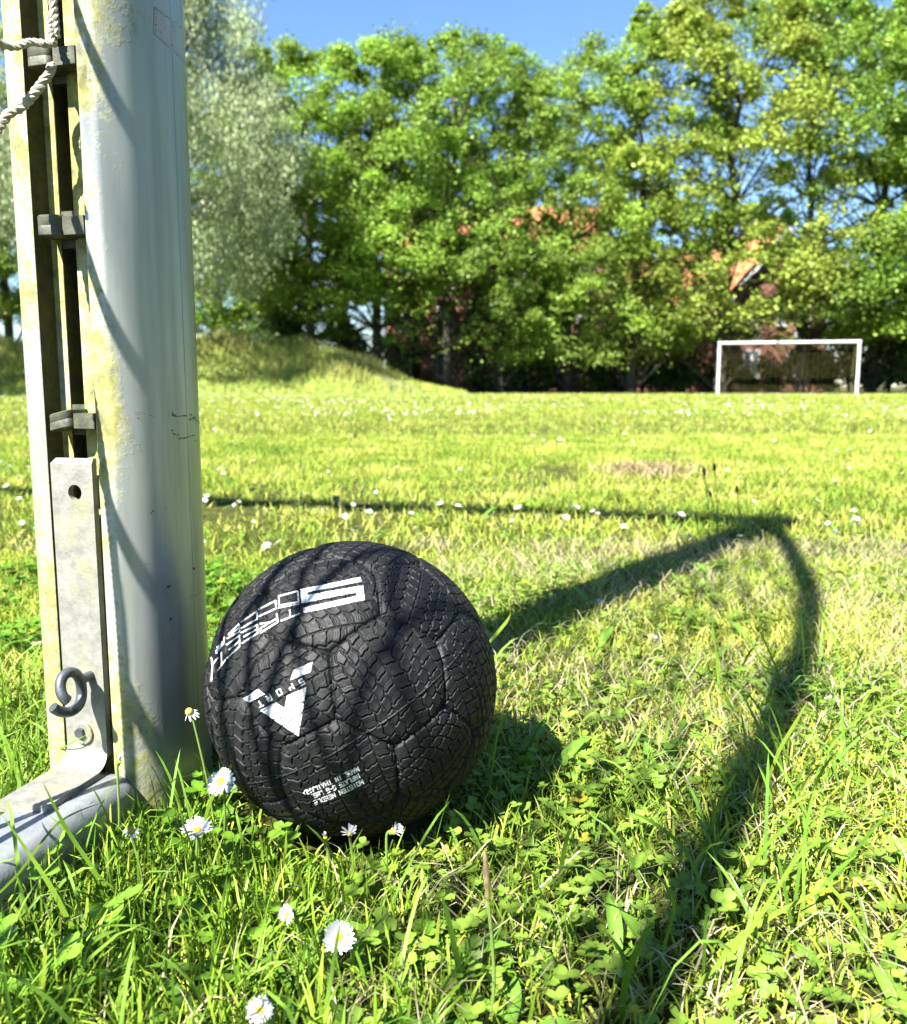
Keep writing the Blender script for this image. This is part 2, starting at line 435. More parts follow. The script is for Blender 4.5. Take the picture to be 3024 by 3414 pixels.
# sticker remnant (z4 zoom /4 = P)
o = on_post('sticker', [[(308, 12), (368, 62), (374, 126), (306, 66)]], M_STICK, 14, 10, .0003, 'pale remnant of a torn sticker')
r2 = np.random.default_rng(5)
specks = []
for k in range(70):
    x = r2.uniform(309, 358); t = (x - 308) / 66
    y = r2.choice([12 + 50 * t + r2.uniform(1, 4), r2.uniform(14 + 50 * t, 64 + 60 * t)])
    if r2.random() < .3: x = r2.uniform(308, 310); y = r2.uniform(14, 66)
    a_ = r2.uniform(.4, 1.6); b_ = r2.uniform(.5, 2.2)
    specks.append([(x, y), (x + a_, y + a_ * .7), (x + a_ * .8, y + b_ + a_ * .7), (x - .2, y + b_)])
on_post('sticker_speck', specks, M_MARK, 2, 2, .0006)
marks = []
for (x0, y0, x1, y1, wd) in [(343, 822, 345, 831, 3), (345, 826, 352, 832, 3), (354, 831, 372, 829, 4), (370, 830, 386, 827, 4), (378, 838, 390, 833, 4), (390, 838, 396, 842, 1.5), (396, 842, 400, 850, 1.2), (399, 843, 402, 852, 1),
                             (343, 858, 346, 868, 3), (345, 866, 357, 868, 3), (356, 876, 374, 873, 3), (372, 873, 388, 868, 3), (386, 880, 393, 880, 1.5), (395, 888, 396, 894, 1),
                             (326, 1178, 340, 1168, 3), (333, 1172, 344, 1167, 5), (330, 1195, 332, 1180, 1), (384, 1136, 389, 1134, 6), (380, 1192, 384, 1188, 2), (386, 1192, 401, 1180, 1),
                             (328, 1020, 330, 1010, 1), (302, 1025, 306, 1018, 3), (300, 1022, 303, 1027, 2), (338, 1238, 342, 1232, 4), (341, 1275, 347, 1274, 3),
                             (278, 1130, 298, 1125, .8)]:
    d = np.array([x1 - x0, y1 - y0], float); L = np.linalg.norm(d); nn = np.array([-d[1], d[0]]) / L * wd / 2
    N_ = max(2, int(L / 3)); 
    for k in range(N_):
        if wd > 2.5 and r2.random() < .25: continue
        p_ = np.array([x0, y0]) + d * k / N_; q_ = np.array([x0, y0]) + d * (k + .8) / N_; j1 = nn * r2.uniform(.4, 1.1)
        marks.append([p_ - j1, q_ - j1 * .8, q_ + j1 * r2.uniform(.3, 1), p_ + j1])
for lo_, hi_ in ((815, 850), (850, 900), (1000, 1100), (1100, 1150), (1160, 1190), (1190, 1225), (1225, 1255), (1255, 1300)):
    g_m = [q for q in marks if lo_ <= q[0][1] < hi_]
    if g_m: on_post('scuff_mark', g_m, M_MARK, 2, 2, .0005)
marks = []
for (x0, y0, x1, y1, wd) in [(268, 824, 284, 822, 1.5), (270, 828, 290, 825, 1.5), (274, 833, 278, 836, 4), (296, 828, 310, 832, 1.2), (276, 841, 280, 836, 1)]:
    d = np.array([x1 - x0, y1 - y0], float); L = np.linalg.norm(d); nn = np.array([-d[1], d[0]]) / L * wd / 2
    marks.append([np.array([x0, y0]) - nn * .3, np.array([x1, y1]) - nn * .3, np.array([x1, y1]) + nn * .3, np.array([x0, y0]) + nn])
on_post('rust_stain', marks, M_RUST, 4, 2, .0005)
# crossbar, other post, back stay, ground frame
CN = -MN
def gp(d_, c_, z):    # goal coordinates: depth, along the crossbar, height
    q = P0 + DN * d_ + CN * c_; return (q[0], q[1], z)
ell = [(math.cos(t) * .06, math.sin(t) * .05) for t in np.linspace(0, 2 * math.pi, 25)[:-1]]
mb = MB(); mb.extrude(ell, lambda p, t: gp(p[0], t, GOALH - .055 + p[1]), [-.055, 5.1]); mb.build('crossbar', M_BAR, goal, True)
mb = MB(); mb.extrude(ell, lambda p, t: gp(p[0], 5.05 + p[1], t), [-.03, GOALH - .11]); mb.build('post', M_BAR, goal, True)
def stay_path(c_):
    return spl([gp(d_, c_, z) for d_, z in ((.03, 2.0), (.6, 2.03), (.92, 2.0), (1.07, 1.90), (1.14, 1.83), (1.21, 1.74), (1.26, 1.66), (1.305, 1.56), (1.35, 1.47), (1.39, 1.36), (1.42, 1.1), (1.46, .6), (1.5, .03))], 4)
mb = MB(); mb.tube(stay_path(0), .0195, 14); mb.build('back_stay', M_BAR, goal, True)
mb = MB(); mb.tube(stay_path(5.05), .021, 14); mb.build('back_stay', M_BAR, goal, True)
def rrect(wd, hh, r, n_=6):
    out_ = []
    for cx, cy, a0 in ((wd / 2 - r, hh / 2 - r, 0), (-wd / 2 + r, hh / 2 - r, 90), (-wd / 2 + r, -hh / 2 + r, 180), (wd / 2 - r, -hh / 2 + r, 270)):
        for k in range(n_ + 1):
            a_ = math.radians(a0 + 90 * k / n_); out_.append((cx + r * math.cos(a_), cy + r * math.sin(a_)))
    return out_
BW, BH = .062, .046
rr = rrect(BW, BH, .016)
def bar_fn(p, t):
    if isinstance(t, tuple): t, sc_ = t
    else: sc_ = 1
    q = P0 + DN * t + MN * (.010 + p[0] * sc_); return (q[0], q[1], BH / 2 + .004 + p[1] * sc_)
mb = MB(); mb.extrude(rr, bar_fn, [(.052, .78), (.0535, .90), (.057, .97), (.062, 1.)] + [float(t) for t in np.linspace(.07, 1.5, 40)])
mb.build('ground_frame_bar', M_BAR, goal, True)
mb = MB(); mb.extrude(rr, lambda p, t: (P0 + DN * (1.5 + p[0]) + CN * t)[0:2].tolist() + [BH / 2 + .004 + p[1]], [0, 5.05]); mb.build('ground_frame_bar', M_BAR, goal, True)
# bracket plate with a hole, its foot on the bar
def pl(mm, z, nm): return sec(nm, mm, z)
zt = float(post_hit(150, 915)[2]) if post_hit(150, 915) is not None else .28
# height of pixels on the plate plane (n = 58)
def plate_pt(x, y, nm=60.):
    d = pdir(x, y); A = P0 + DN * nm * S; t = (A @ DN) / (d[:2] @ DN)
    p = d * t + np.array([0, 0, CAMH]); mm = (p[:2] - P0) @ MN / S; return mm, p[2]
mtop, ztop = plate_pt(148, 915); mh, zh = plate_pt(151, 983)
mL, mR = -20.0, 18.5; nf, nb = 61.0, 55.0
mb = MB()
def plate_section(z0, z1, hole=None):
    if hole is None:
        out_ = [(mL, z0), (mR, z0), (mR, z1), (mL, z1)]
        mb.add([pl(a_, z, nf) for a_, z in out_] + [pl(a_, z, nb) for a_, z in out_], [(0, 1, 2, 3), (7, 6, 5, 4), (1, 5, 6, 2), (0, 3, 7, 4)])
    else:
        hm, hz, hr = hole; N_ = 32; ring = []; outr = []
        for k in range(N_):
            a_ = 2 * math.pi * (k + .5) / N_; c_, s_ = math.cos(a_), math.sin(a_)
            ring.append((hm + hr / S / 1000 * 1000 * 0 + hr * c_ / S, hz + hr * s_))
            W1 = (mR - hm) if c_ > 0 else (hm - mL); H1 = (z1 - hz) if s_ > 0 else (hz - z0)
            tt = min(W1 * S / max(abs(c_), 1e-9), H1 / max(abs(s_), 1e-9)); outr.append((hm + tt * c_ / S, hz + tt * s_))
        # snap nearest outer points to the corners
        for cm, cz in ((mL, z0), (mR, z0), (mR, z1), (mL, z1)):
            k = min(range(N_), key=lambda k_: ((outr[k_][0] - cm) * S) ** 2 + (outr[k_][1] - cz) ** 2); outr[k] = (cm, cz)
        vs = [pl(a_, z, nf) for a_, z in outr] + [pl(a_, z, nf) for a_, z in ring] + [pl(a_, z, nb) for a_, z in ring]
        fs = []
        for k in range(N_):
            k2 = (k + 1) % N_; fs += [(k, k2, N_ + k2, N_ + k), (N_ + k, N_ + k2, 2 * N_ + k2, 2 * N_ + k)]
        mb.add(vs, fs)
        mb.add([pl(mR, z0, nf), pl(mR, z1, nf), pl(mR, z1, nb), pl(mR, z0, nb)], [(0, 3, 2, 1)])
        mb.add([pl(mL, z0, nf), pl(mL, z1, nf), pl(mL, z1, nb), pl(mL, z0, nb)], [(0, 1, 2, 3)])
plate_section(.062, zh - .02); plate_section(zh - .02, zh + .02, (mh, zh, .0058)); plate_section(zh + .02, ztop - .004)
mb.add([pl(a_, z, n_) for a_, z, n_ in ((mL, ztop - .004, nf), (mR, ztop - .004, nf), (mR, ztop, nf - 2), (mL + 4, ztop, nf - 2), (mL + 4, ztop, nb), (mR, ztop, nb), (mL, ztop - .004, nb), (mR, ztop - .004, nb))],
       [(0, 1, 2, 3), (3, 2, 5, 4), (1, 7, 5, 2), (0, 3, 4, 6)])
# the bend and the foot
N_ = 8; vs = []; r_ = .014
zb = BH + .004
for k in range(N_ + 1):
    a_ = math.pi / 2 * k / N_
    for (mm) in (mL, mR):
        no = nf + (r_ * (1 - math.cos(a_))) / S; z = zb + .005 + r_ - r_ * math.sin(a_) - .0
        vs.append(pl(mm - (2 * k / N_ if mm < 0 else -2 * k / N_), z, no))
fs = [(2 * k + 1, 2 * k, 2 * k + 2, 2 * k + 3) for k in range(N_)]; mb.add(vs, fs)
mb.add([pl(mL, .0621, nf), pl(mR, .0621, nf), vs[1], vs[0]], [(0, 1, 2, 3)])
fe = nf + 75
mb.add([pl(mL - 2, zb + .005, nf + r_ / S), pl(mR + 2, zb + .005, nf + r_ / S), pl(mR + 2, zb + .0045, fe), pl(mL - 2, zb + .0045, fe), pl(mR + 2, zb - .004, fe), pl(mL - 2, zb - .004, fe), pl(mR + 2, zb - .004, nf), pl(mL - 2, zb - .004, nf)],
       [(0, 1, 2, 3), (3, 2, 4, 5), (1, 6, 4, 2), (0, 3, 5, 7)])
br = mb.build('bracket', M_GALV, goal, True)
def sub(mbx, name, mat, par, smooth=True):
    o = link(name, mbx.mesh(name, mat, smooth)); o.parent = par; return o
# washer and bolt
wm, wz = plate_pt(169, 1462)
mb = MB(); nv = (DN[0], DN[1], 0)
mb.disc(pl(wm, wz, nf), .0085, nv, .0022, 28)
N_ = 6
sub(mb, 'washer', M_GALV, br)
mb = MB(); mb.disc(pl(wm - 1, wz + .001, nf + 2.3), .0042, nv, .003, 6); sub(mb, 'bolt', M_HOOK, br, False)
# pigtail hook, traced on a plane in front of the plate
hp = [(575, 474, 36), (545, 450, 38), (520, 400, 38), (515, 330, 36), (540, 265, 32), (590, 232, 26), (645, 245, 18), (682, 300, 13), (695, 370, 11), (695, 440, 12), (675, 505, 17), (635, 550, 24), (580, 572, 30), (520, 568, 36), (475, 548, 40), (450, 530, 42)]
pts_ = []
for x, y, off in hp:
    mm, z = plate_pt(x / 2.556 / 1.6698, (2150 + y / 2.556) / 1.6698, nf + off)
    pts_.append(Vector(pl(mm, z, nf + off)))
dense = []
for k in range(len(pts_) - 1):
    a0 = pts_[max(k - 1, 0)]; a1 = pts_[k]; a2 = pts_[k + 1]; a3 = pts_[min(k + 2, len(pts_) - 1)]
    for t in (0, .25, .5, .75):
        dense.append(.5 * ((2 * a1) + (a2 - a0) * t + (2 * a0 - 5 * a1 + 4 * a2 - a3) * t * t + (3 * a1 - a0 - 3 * a2 + a3) * t ** 3))
dense.append(pts_[-1])
mb = MB(); mb.tube(dense, .0038, 14)
mb.tube([pl(plate_pt(269, 0)[0] * 0 + 0, 0, 0)] * 0 or [dense[28], Vector(pl(*( ((Vector(dense[28]).xy - Vector(P0.tolist())).dot(Vector(MN.tolist())) / S), dense[28].z, nf - 3)))], .0036, 12)
sub(mb, 'hook', M_HOOK, br)
# net clips in the groove
def clip(px, py, hgt, tilt, ww=(-18, 3), out_n=64):
    m0, z0 = plate_pt(px, py, 64)
    mb = MB(); r3 = rrect((ww[1] - ww[0]), out_n - 30, 5, 5)
    cm = (ww[0] + ww[1]) / 2; cn = (out_n + 30) / 2
    def fn(p, t):
        k, sc_ = t
        return sec(cn + p[1] * sc_, cm + p[0] * sc_, z0 + hgt * k + (p[0]) * S * tilt)
    mb.extrude(r3, fn, [(-.5, .93), (-.44, 1), (-.03, 1), (0, .985), (.03, 1), (.44, 1), (.5, .93)])
    # T head in the slot and a small shoulder to the right
    mb.box((-12.0, 31, z0 - hgt * .9), (.0, 41, z0 + hgt * .9), lambda a_, b_, z: sec(b_, a_, z))
    mb.box((3.5, 43, z0 - hgt * .45), (22.5, 60, z0 + hgt * .42), lambda a_, b_, z: sec(b_, a_, z))
    return mb.build('net_clip', M_CLIP, goal, True)
clip(97, 108, .0135, 0.0)
clip(125, 447, .0145, -.02)
clip(152, 840, .0125, .22)
# net: ropes and cords
def strand_rope(mb, path, r, pitch, ns=3, seg=6, step=.0025, jit=.0):
    P = [Vector(p) for p in path]; L = [0]
    for a_, b_ in zip(P, P[1:]): L.append(L[-1] + (b_ - a_).length)
    N_ = max(4, int(L[-1] / step)); cl = []
    for k in range(N_ + 1):
        s_ = L[-1] * k / N_; i_ = max(0, min(len(P) - 2, int(np.searchsorted(L, s_)) - 1)); t = (s_ - L[i_]) / max(L[i_ + 1] - L[i_], 1e-9)
        cl.append(P[i_].lerp(P[i_ + 1], t))
    up = Vector((.13, .4, .9))
    for q in range(ns):
        pp = []
        for k, c_ in enumerate(cl):
            t = (cl[min(k + 1, N_)] - cl[max(k - 1, 0)]).normalized(); u_ = (up - t * up.dot(t)).normalized(); b_ = t.cross(u_)
            ph = 2 * math.pi * (k * L[-1] / N_ / pitch + q / ns)
            pp.append(c_ + (u_ * math.cos(ph) + b_ * math.sin(ph)) * r * .5)
        mb.tube(pp, r * .56, seg)
def pp_(x, y, nm):            # P pixel on the plane parallel to the back face at n = nm
    mm, z = plate_pt(x, y, nm); return pl(mm, z, nm)
net = MB()
rope = MB()
NT = lambda t, z, off=0.: (P0[0] + DN[0] * (t + .056) + MN[0] * (off - .011), P0[1] + DN[1] * (t + .056) + MN[1] * (off - .011), z)
clipz = plate_pt(97, 108, 64)[1]
strand_rope(rope, spl([pp_(104, 128, 52), pp_(101, 140, 66), pp_(80, 172, 74), pp_(45, 212, 84), pp_(0, 250, 96), NT(.10, clipz - .14), NT(.125, clipz - .22), NT(.13, .25), NT(.132, .12), NT(.135, .02)]), .0034, .015, 3, 7)
strand_rope(rope, spl([pp_(105, 90, 70), pp_(100, 60, 68), pp_(103, 20, 66), pp_(100, -60, 66), NT(.012, 1.1), NT(.012, 1.5), NT(.012, 1.98)]), .0031, .013, 3, 7)
strand_rope(rope, spl([pp_(108, 84, 69), pp_(96, 88, 74), pp_(60, 84, 82), pp_(0, 87, 95), NT(.10, clipz + .006)]), .0028, .011, 3, 6, .002)
rope.build('net_edge_rope', M_ROPE, goal, True)
def sag(t0, t1, z, amp, off=0., n_=14): return [NT(t, z - amp * math.sin(math.pi * (t - t0) / (t1 - t0)), off + .01 * math.sin(t * 9 + z * 7)) for t in np.linspace(t0, t1, n_)]
zl = [clipz + .006 + .15 * k for k in range(-4, 10)]
for k, z in enumerate(zl):
    if z > GOALH - .1: continue
    t0 = .012 if z > clipz + .02 else (.1 if z > clipz - .01 else .125)
    t1 = min(1.42, .80 + .52 * math.sqrt(max(0, 1 - max(0, (z - (GOALH - 1.075)) / 1.0) ** 2))) if z > GOALH - 1.075 else 1.42
    net.tube(sag(t0, t1, z, .02), .0038, 6)
for t in np.arange(.30, 1.4, .15):
    ztop_ = GOALH - .08 if t < .8 else GOALH - .08 - 1.0 * (1 - math.sqrt(max(0, 1 - ((t - .8) / .55) ** 2)))
    net.tube([NT(t + .015 * math.sin(z * 5 + t * 9), z, .01 * math.sin(z * 6 + t)) for z in np.linspace(.05, ztop_, 14)], .0042, 6)
# back and roof cords of the net
for z in np.arange(.15, 1.1, .3):
    net.tube([gp(1.46 - .03 * z, c_, z) for c_ in np.linspace(.0, 5.05, 20)], .0026, 5)
for c_ in np.arange(.3, 5, .3):
    net.tube([gp(1.47, c_, .05), gp(1.42, c_, .6), gp(1.3, c_, 1.2), gp(.85, c_, 1.85), gp(.03, c_, GOALH - .06)], .0024, 5)
for d_ in (.3, .6, .9):
    net.tube([gp(d_, c_, GOALH - .09 - (.12 if d_ > .8 else 0)) for c_ in np.linspace(0, 5.05, 20)], .0026, 5)
net.build('net', M_ROPE, goal, True)

# ------------------------------------------------------------------ the ball
BC = np.array([-0.0776, 0.6722, 0.1125]); BR = 0.1105
RM = np.array([[0.11950839, 0.65144892, -0.74922096], [-0.31501057, -0.6907578, -0.65086251], [-0.9415339, 0.31379605, 0.12266194]])
PH = (1 + 5 ** .5) / 2
fcs = []
for s1 in (1, -1):
    for s2 in (1, -1):
        b0 = (0, s1 * 1, s2 * PH); fcs += [(b0[k % 3], b0[(k + 1) % 3], b0[(k + 2) % 3]) for k in range(3)]
hexs = list(itertools.product((1, -1), repeat=3))
for s1 in (1, -1):
    for s2 in (1, -1):
        b0 = (0, s1 * PH, s2 / PH); hexs += [(b0[k % 3], b0[(k + 1) % 3], b0[(k + 2) % 3]) for k in range(3)]
FC = np.array([np.array(v) / np.linalg.norm(v) for v in fcs] + [np.array(v) / np.linalg.norm(v) for v in hexs])
FH = np.array([.9393] * 12 + [.9149] * 20)      # plane distances of pentagons and hexagons
FC = FC @ RM.T
CAMP = np.array([0, 0, CAMH])
def full_dir(x, y):
    u = (x - 1512) / 3024; v = (y - 1707) / 3024; d = np.array([u, CP - v * SP, -SP - v * CP]); return d / np.linalg.norm(d)
def ball_hit(x, y):
    d = full_dir(x, y); w_ = BC - CAMP; b_ = d @ w_; q = w_ @ w_ - BR * BR; t = b_ - math.sqrt(max(0, b_ * b_ - q)); return (CAMP + d * t - BC) / BR
axes = np.zeros((32, 3)); axb = np.zeros((32, 3))
img_axis = {20: (219, 328), 7: (130, -550), 16: (-790, 200), 23: (130, 320), 1: (-520, 590), 12: (180, 400), 0: (-300, 210), 22: (60, 350), 25: (-250, 330), 27: (-300, 90)}
r3 = np.random.default_rng(3)
for k in range(32):
    c_ = FC[k]
    if k in img_axis:
        px, py = proj_full(BC + BR * c_); dx, dy = img_axis[k]; L = math.hypot(dx, dy)
        a_ = ball_hit(px + dx / L * 25, py + dy / L * 25) - ball_hit(px - dx / L * 25, py - dy / L * 25)
    else: a_ = r3.normal(size=3)
    a_ = a_ - c_ * (a_ @ c_); a_ /= np.linalg.norm(a_); axes[k] = a_; axb[k] = np.cross(c_, a_)
NB = 500
g1 = np.tan(np.linspace(-math.pi / 4, math.pi / 4, NB + 1))
Vs, Fs = [], []
U_, W_ = np.meshgrid(g1, g1)
ii, jj = np.meshgrid(np.arange(NB), np.arange(NB)); a0 = (jj * (NB + 1) + ii).ravel(); fq = np.stack([a0, a0 + 1, a0 + NB + 2, a0 + NB + 1], -1)
for ax in range(3):
    for sg in (1, -1):
        v = np.zeros((NB + 1, NB + 1, 3)); v[..., ax] = sg; v[..., (ax + 1) % 3] = U_ * sg; v[..., (ax + 2) % 3] = W_
        v = v.reshape(-1, 3); v /= np.linalg.norm(v, axis=1)[:, None]; Fs.append(fq + len(Vs) * (NB + 1) ** 2); Vs.append(v)
DV = np.concatenate(Vs); FB = np.concatenate(Fs)
sc_ = DV @ (FC / FH[:, None]).T
order = np.argpartition(-sc_, 2, axis=1)[:, :3]
ss = np.take_along_axis(sc_, order, 1); od = np.argsort(-ss, axis=1); order = np.take_along_axis(order, od, 1)
f1_, f2_, f3_ = order.T
G = FC / FH[:, None]
def bis(a_, b_):
    e = G[a_] - G[b_]; e /= np.linalg.norm(e, axis=1)[:, None]; return np.abs((DV * e).sum(1)) * 110.
d12 = bis(f1_, f2_); d13 = bis(f1_, f3_)
s_ = (DV * axes[f1_]).sum(1) * 110 * 1.04; t_ = (DV * axb[f1_]).sum(1) * 110 * 1.04
t_ = t_ + (f1_ * 3.7) % 5 - 2.5
t_ = np.where(f1_ == 20, (DV * axb[f1_]).sum(1) * 114, t_)
PT, PSP = 33.0, 9.8
tw = (t_ + PT / 2) % PT - PT / 2; ta = np.abs(tw); cell = np.floor((t_ + PT / 2) / PT); sgn = np.sign(tw)
def groove(d, wd, soft): return 1 - sstep(wd / 2 - soft / 2, wd / 2 + soft / 2, np.abs(d))
saw = lambda x, p: (x + p / 2) % p - p / 2
# centre groove
hgt = -.9 * groove(ta, 1.1, .7)
# border between big and small blocks: zigzag
zz = np.abs(saw(s_ + sgn * 1.8, PSP)) / (PSP / 2)
bnd = 8.8 + 2.2 * zz
big = ta < bnd
hgt = np.minimum(hgt, -1.15 * groove(ta - bnd, 1.2, .8))
# big block separators, curved
curve = 3.0 * np.sin(np.clip(ta / 9.5, 0, 1.3) * math.pi * .62) + .5 * np.sin(ta * .9)
sb = saw(s_ + sgn * 1.8 - curve * np.where(sgn > 0, 1, 1) + PSP / 2 * 0, PSP)
hb = -1.2 * groove(sb, 1.25, .8)
# block roll-over: blocks are slightly domed and tilted
dome = .35 * (1 - (sb / (PSP / 2)) ** 2) + .22 * sb / PSP
sipe = -.22 * np.maximum.reduce([groove(sb - 2.1, .5, .5), groove(sb - 3.5, .5, .5), groove(sb + 2.3, .5, .5)]) * ((ta > 3.0) & (ta < 6.6))
hb = np.where(np.abs(sb) < .7, hb, dome + sipe)
# small blocks:  staggered columns split at the centre of the gap
zz2 = np.abs(saw(s_ + PSP / 2, PSP)) / (PSP / 2)
mid_b = 16.0 + .9 * (zz2 - .5) 
col2 = ta > mid_b
ssm = saw(s_ + sgn * 1.8 + PSP / 2 + np.where(col2, PSP / 2, 0) + (ta - 12) * .45 * sgn, PSP)
hs = -1.1 * groove(ssm, 1.1, .8)
hs = np.minimum(hs, -1.1 * groove(ta - mid_b, 1.0, .8))
hs = np.where(hs > -.05, .12 + .15 * np.cos(ssm * .7), hs)
tread = np.minimum(hgt, np.where(big, hb, hs))
tread = np.where((hgt > -.02), np.where(big, hb, hs), tread)
pk = np.hypot(d12, d13)
edge = -1.5 * np.exp(-(d12 / 1.2) ** 2) - .75 * np.exp(-d12 / 4.0) - 2.4 * np.exp(-(pk / 7.5) ** 2)
# soft dents of the half-pumped ball along two seams
lump = np.zeros(len(DV))
for (x, y, amp, rad) in [(1100, 2290, -2.0, 17), (1210, 2470, -1.6, 15), (1000, 2560, -.8, 12), (1350, 2010, -.8, 12)]:
    c_ = ball_hit(x, y); ang = np.arccos(np.clip(DV @ c_, -1, 1)) * 110; lump += amp * np.exp(-(ang / rad) ** 2)
# mould line: a great circle through traced points
L_ = np.array([ball_hit(*q) for q in ((1588, 2088), (1409, 2307), (1273, 2410), (1140, 2497), (927, 2596), (804, 2611))])
nrm_ = np.linalg.svd(L_)[2][2]; dl = (DV @ nrm_) * 110
ridge = .75 * np.exp(-(dl / .45) ** 2) 
tread = np.where(np.abs(dl) < 1.4, np.maximum(tread, -.5 - .0 * dl) - .25 * np.exp(-((np.abs(dl) - .9) / .35) ** 2), tread)
# valve
vc = ball_hit(1056, 2540); va = np.arccos(np.clip(DV @ vc, -1, 1)) * 110
flat = np.zeros(len(DV))
for q_ in ((1125, 2640), (1090, 2650), (1160, 2625), (1060, 2655), (1185, 2605)):
    flat = np.maximum(flat, np.exp(-(np.arccos(np.clip(DV @ ball_hit(*q_), -1, 1)) * 110 / 8.) ** 4))
tread = tread * (1 - .6 * flat)
H = tread + edge + lump + ridge
H = np.where(va < 5.2, .5 * np.exp(-((va - 4.1) / .8) ** 2) - 2.2 * (1 - sstep(2.6, 3.7, va)) + lump, H)
H += .08 * np.random.default_rng(4).normal(size=len(H)) * 0
PB = BC + DV * (BR + H[:, None] * 1e-3)
# print: which faces carry white ink
fcn = DV[FB].mean(1); Pc = PB[FB].mean(1)
facing = ((CAMP - Pc) * fcn).sum(1) > 0
fx_, fy_ = proj_full(Pc)
def inpoly(poly):
    poly = np.array(poly); r_ = np.zeros(len(fx_), bool); j_ = len(poly) - 1
    for i_ in range(len(poly)):
        xi, yi = poly[i_]; xj, yj = poly[j_]
        r_ ^= ((yi > fy_) != (yj > fy_)) & (fx_ < (xj - xi) * (fy_ - yi) / (yj - yi + 1e-9) + xi); j_ = i_
    return r_ & facing
z8 = lambda q: [(780 + x / 3.4827, 1850 + y / 3.4827) for x, y in q]
g1_ = lambda q: [(680 + x / 3.234, 1800 + y / 3.234) for x, y in q]
g3_ = lambda q: [(680 + x / 3.234, 2240 + y / 3.234) for x, y in q]
word = np.zeros(len(FB), bool); logo = np.zeros(len(FB), bool); small = np.zeros(len(FB), bool)
for q in ([(768, 400), (1468, 257), (1480, 308), (850, 434)], [(768, 400), (852, 430), (858, 552), (783, 562)], [(850, 466), (1497, 352), (1505, 417), (785, 562)],
          [(1420, 415), (1500, 352), (1520, 522), (1426, 542)], [(798, 615), (1425, 476), (1520, 522), (812, 675)]): word |= inpoly(z8(q))
logo |= inpoly(g3_([(1105, 160), (1020, 697), (603, 415), (775, 328), (868, 390), (895, 258)]))
logo |= inpoly(g1_([(1170, 1315), (1150, 1425), (932, 1512), (960, 1405)]))
logo |= inpoly(g3_([(585, 183), (655, 240), (487, 333), (422, 287)]))
rx, ry = g3_([(497, 283)])[0]; rd = np.hypot(fx_ - rx, fy_ - ry); logo &= ~((rd > 4.2) & (rd < 6.2)) & ~(rd < 1.5)
GL = {'S': [(1, 1, 0, 1), (0, 1, 0, .5), (0, .5, 1, .5), (1, .5, 1, 0), (1, 0, 0, 0)], 'P': [(0, 0, 0, 1), (0, 1, 1, 1), (1, 1, 1, .5), (1, .5, 0, .5)],
      'O': [(0, 0, 0, 1), (0, 1, 1, 1), (1, 1, 1, 0), (1, 0, 0, 0)], 'R': [(0, 0, 0, 1), (0, 1, 1, 1), (1, 1, 1, .5), (1, .5, 0, .5), (.4, .5, 1, 0)],
      'T': [(0, 1, 1, 1), (.5, 1, .5, 0)], 'M': [(0, 0, 0, 1), (0, 1, .5, .35), (.5, .35, 1, 1), (1, 1, 1, 0)], 'I': [(.5, 0, .5, 1)], 'E': [(1, 1, 0, 1), (0, 1, 0, 0), (0, 0, 1, 0), (0, .5, .85, .5)],
      'N': [(0, 0, 0, 1), (0, 1, 1, 0), (1, 0, 1, 1)], 'D': [(0, 0, 0, 1), (0, 1, .7, 1), (.7, 1, 1, .75), (1, .75, 1, .25), (1, .25, .7, 0), (.7, 0, 0, 0)], 'L': [(0, 1, 0, 0), (0, 0, 1, 0)],
      'F': [(0, 0, 0, 1), (0, 1, 1, 1), (0, .5, .8, .5)], 'A': [(0, 0, .5, 1), (.5, 1, 1, 0), (.22, .4, .78, .4)], '6': [(1, 1, 0, 1), (0, 1, 0, 0), (0, 0, 1, 0), (1, 0, 1, .5), (1, .5, 0, .5)],
      '-': [(.1, .5, .9, .5)], '8': [(0, 0, 0, 1), (0, 1, 1, 1), (1, 1, 1, 0), (1, 0, 0, 0), (0, .5, 1, .5)], 'B': [(0, 0, 0, 1), (0, 1, .85, 1), (.85, 1, .85, .5), (0, .5, 1, .5), (1, .5, 1, 0), (1, 0, 0, 0)],
      '.': [(.1, 0, .25, 0)], 'H': [(0, 0, 0, 1), (1, 0, 1, 1), (0, .5, 1, .5)], 'C': [(1, 1, 0, 1), (0, 1, 0, 0), (0, 0, 1, 0)], ' ': []}
def seg_mask(x0, y0, x1, y1, wd):
    near = facing & (fx_ > min(x0, x1) - wd) & (fx_ < max(x0, x1) + wd) & (fy_ > min(y0, y1) - wd) & (fy_ < max(y0, y1) + wd)
    k = np.where(near)[0]; r_ = np.zeros(len(fx_), bool)
    dx, dy = x1 - x0, y1 - y0; L2 = dx * dx + dy * dy + 1e-9
    t = np.clip(((fx_[k] - x0) * dx + (fy_[k] - y0) * dy) / L2, 0, 1)
    r_[k] = np.hypot(fx_[k] - x0 - t * dx, fy_[k] - y0 - t * dy) < wd / 2
    return r_
def glyph(ch, bl, br_, tl, tr, wd):
    r_ = np.zeros(len(fx_), bool); bl, br_, tl, tr = map(np.array, (bl, br_, tl, tr))
    M_ = lambda u, v: (bl * (1 - u) + br_ * u) * (1 - v) + (tl * (1 - u) + tr * u) * v
    for (a_, b_, c_, d_) in GL[ch]:
        p, q = M_(a_, b_), M_(c_, d_); r_ |= seg_mask(p[0], p[1], q[0], q[1], wd)
    return r_
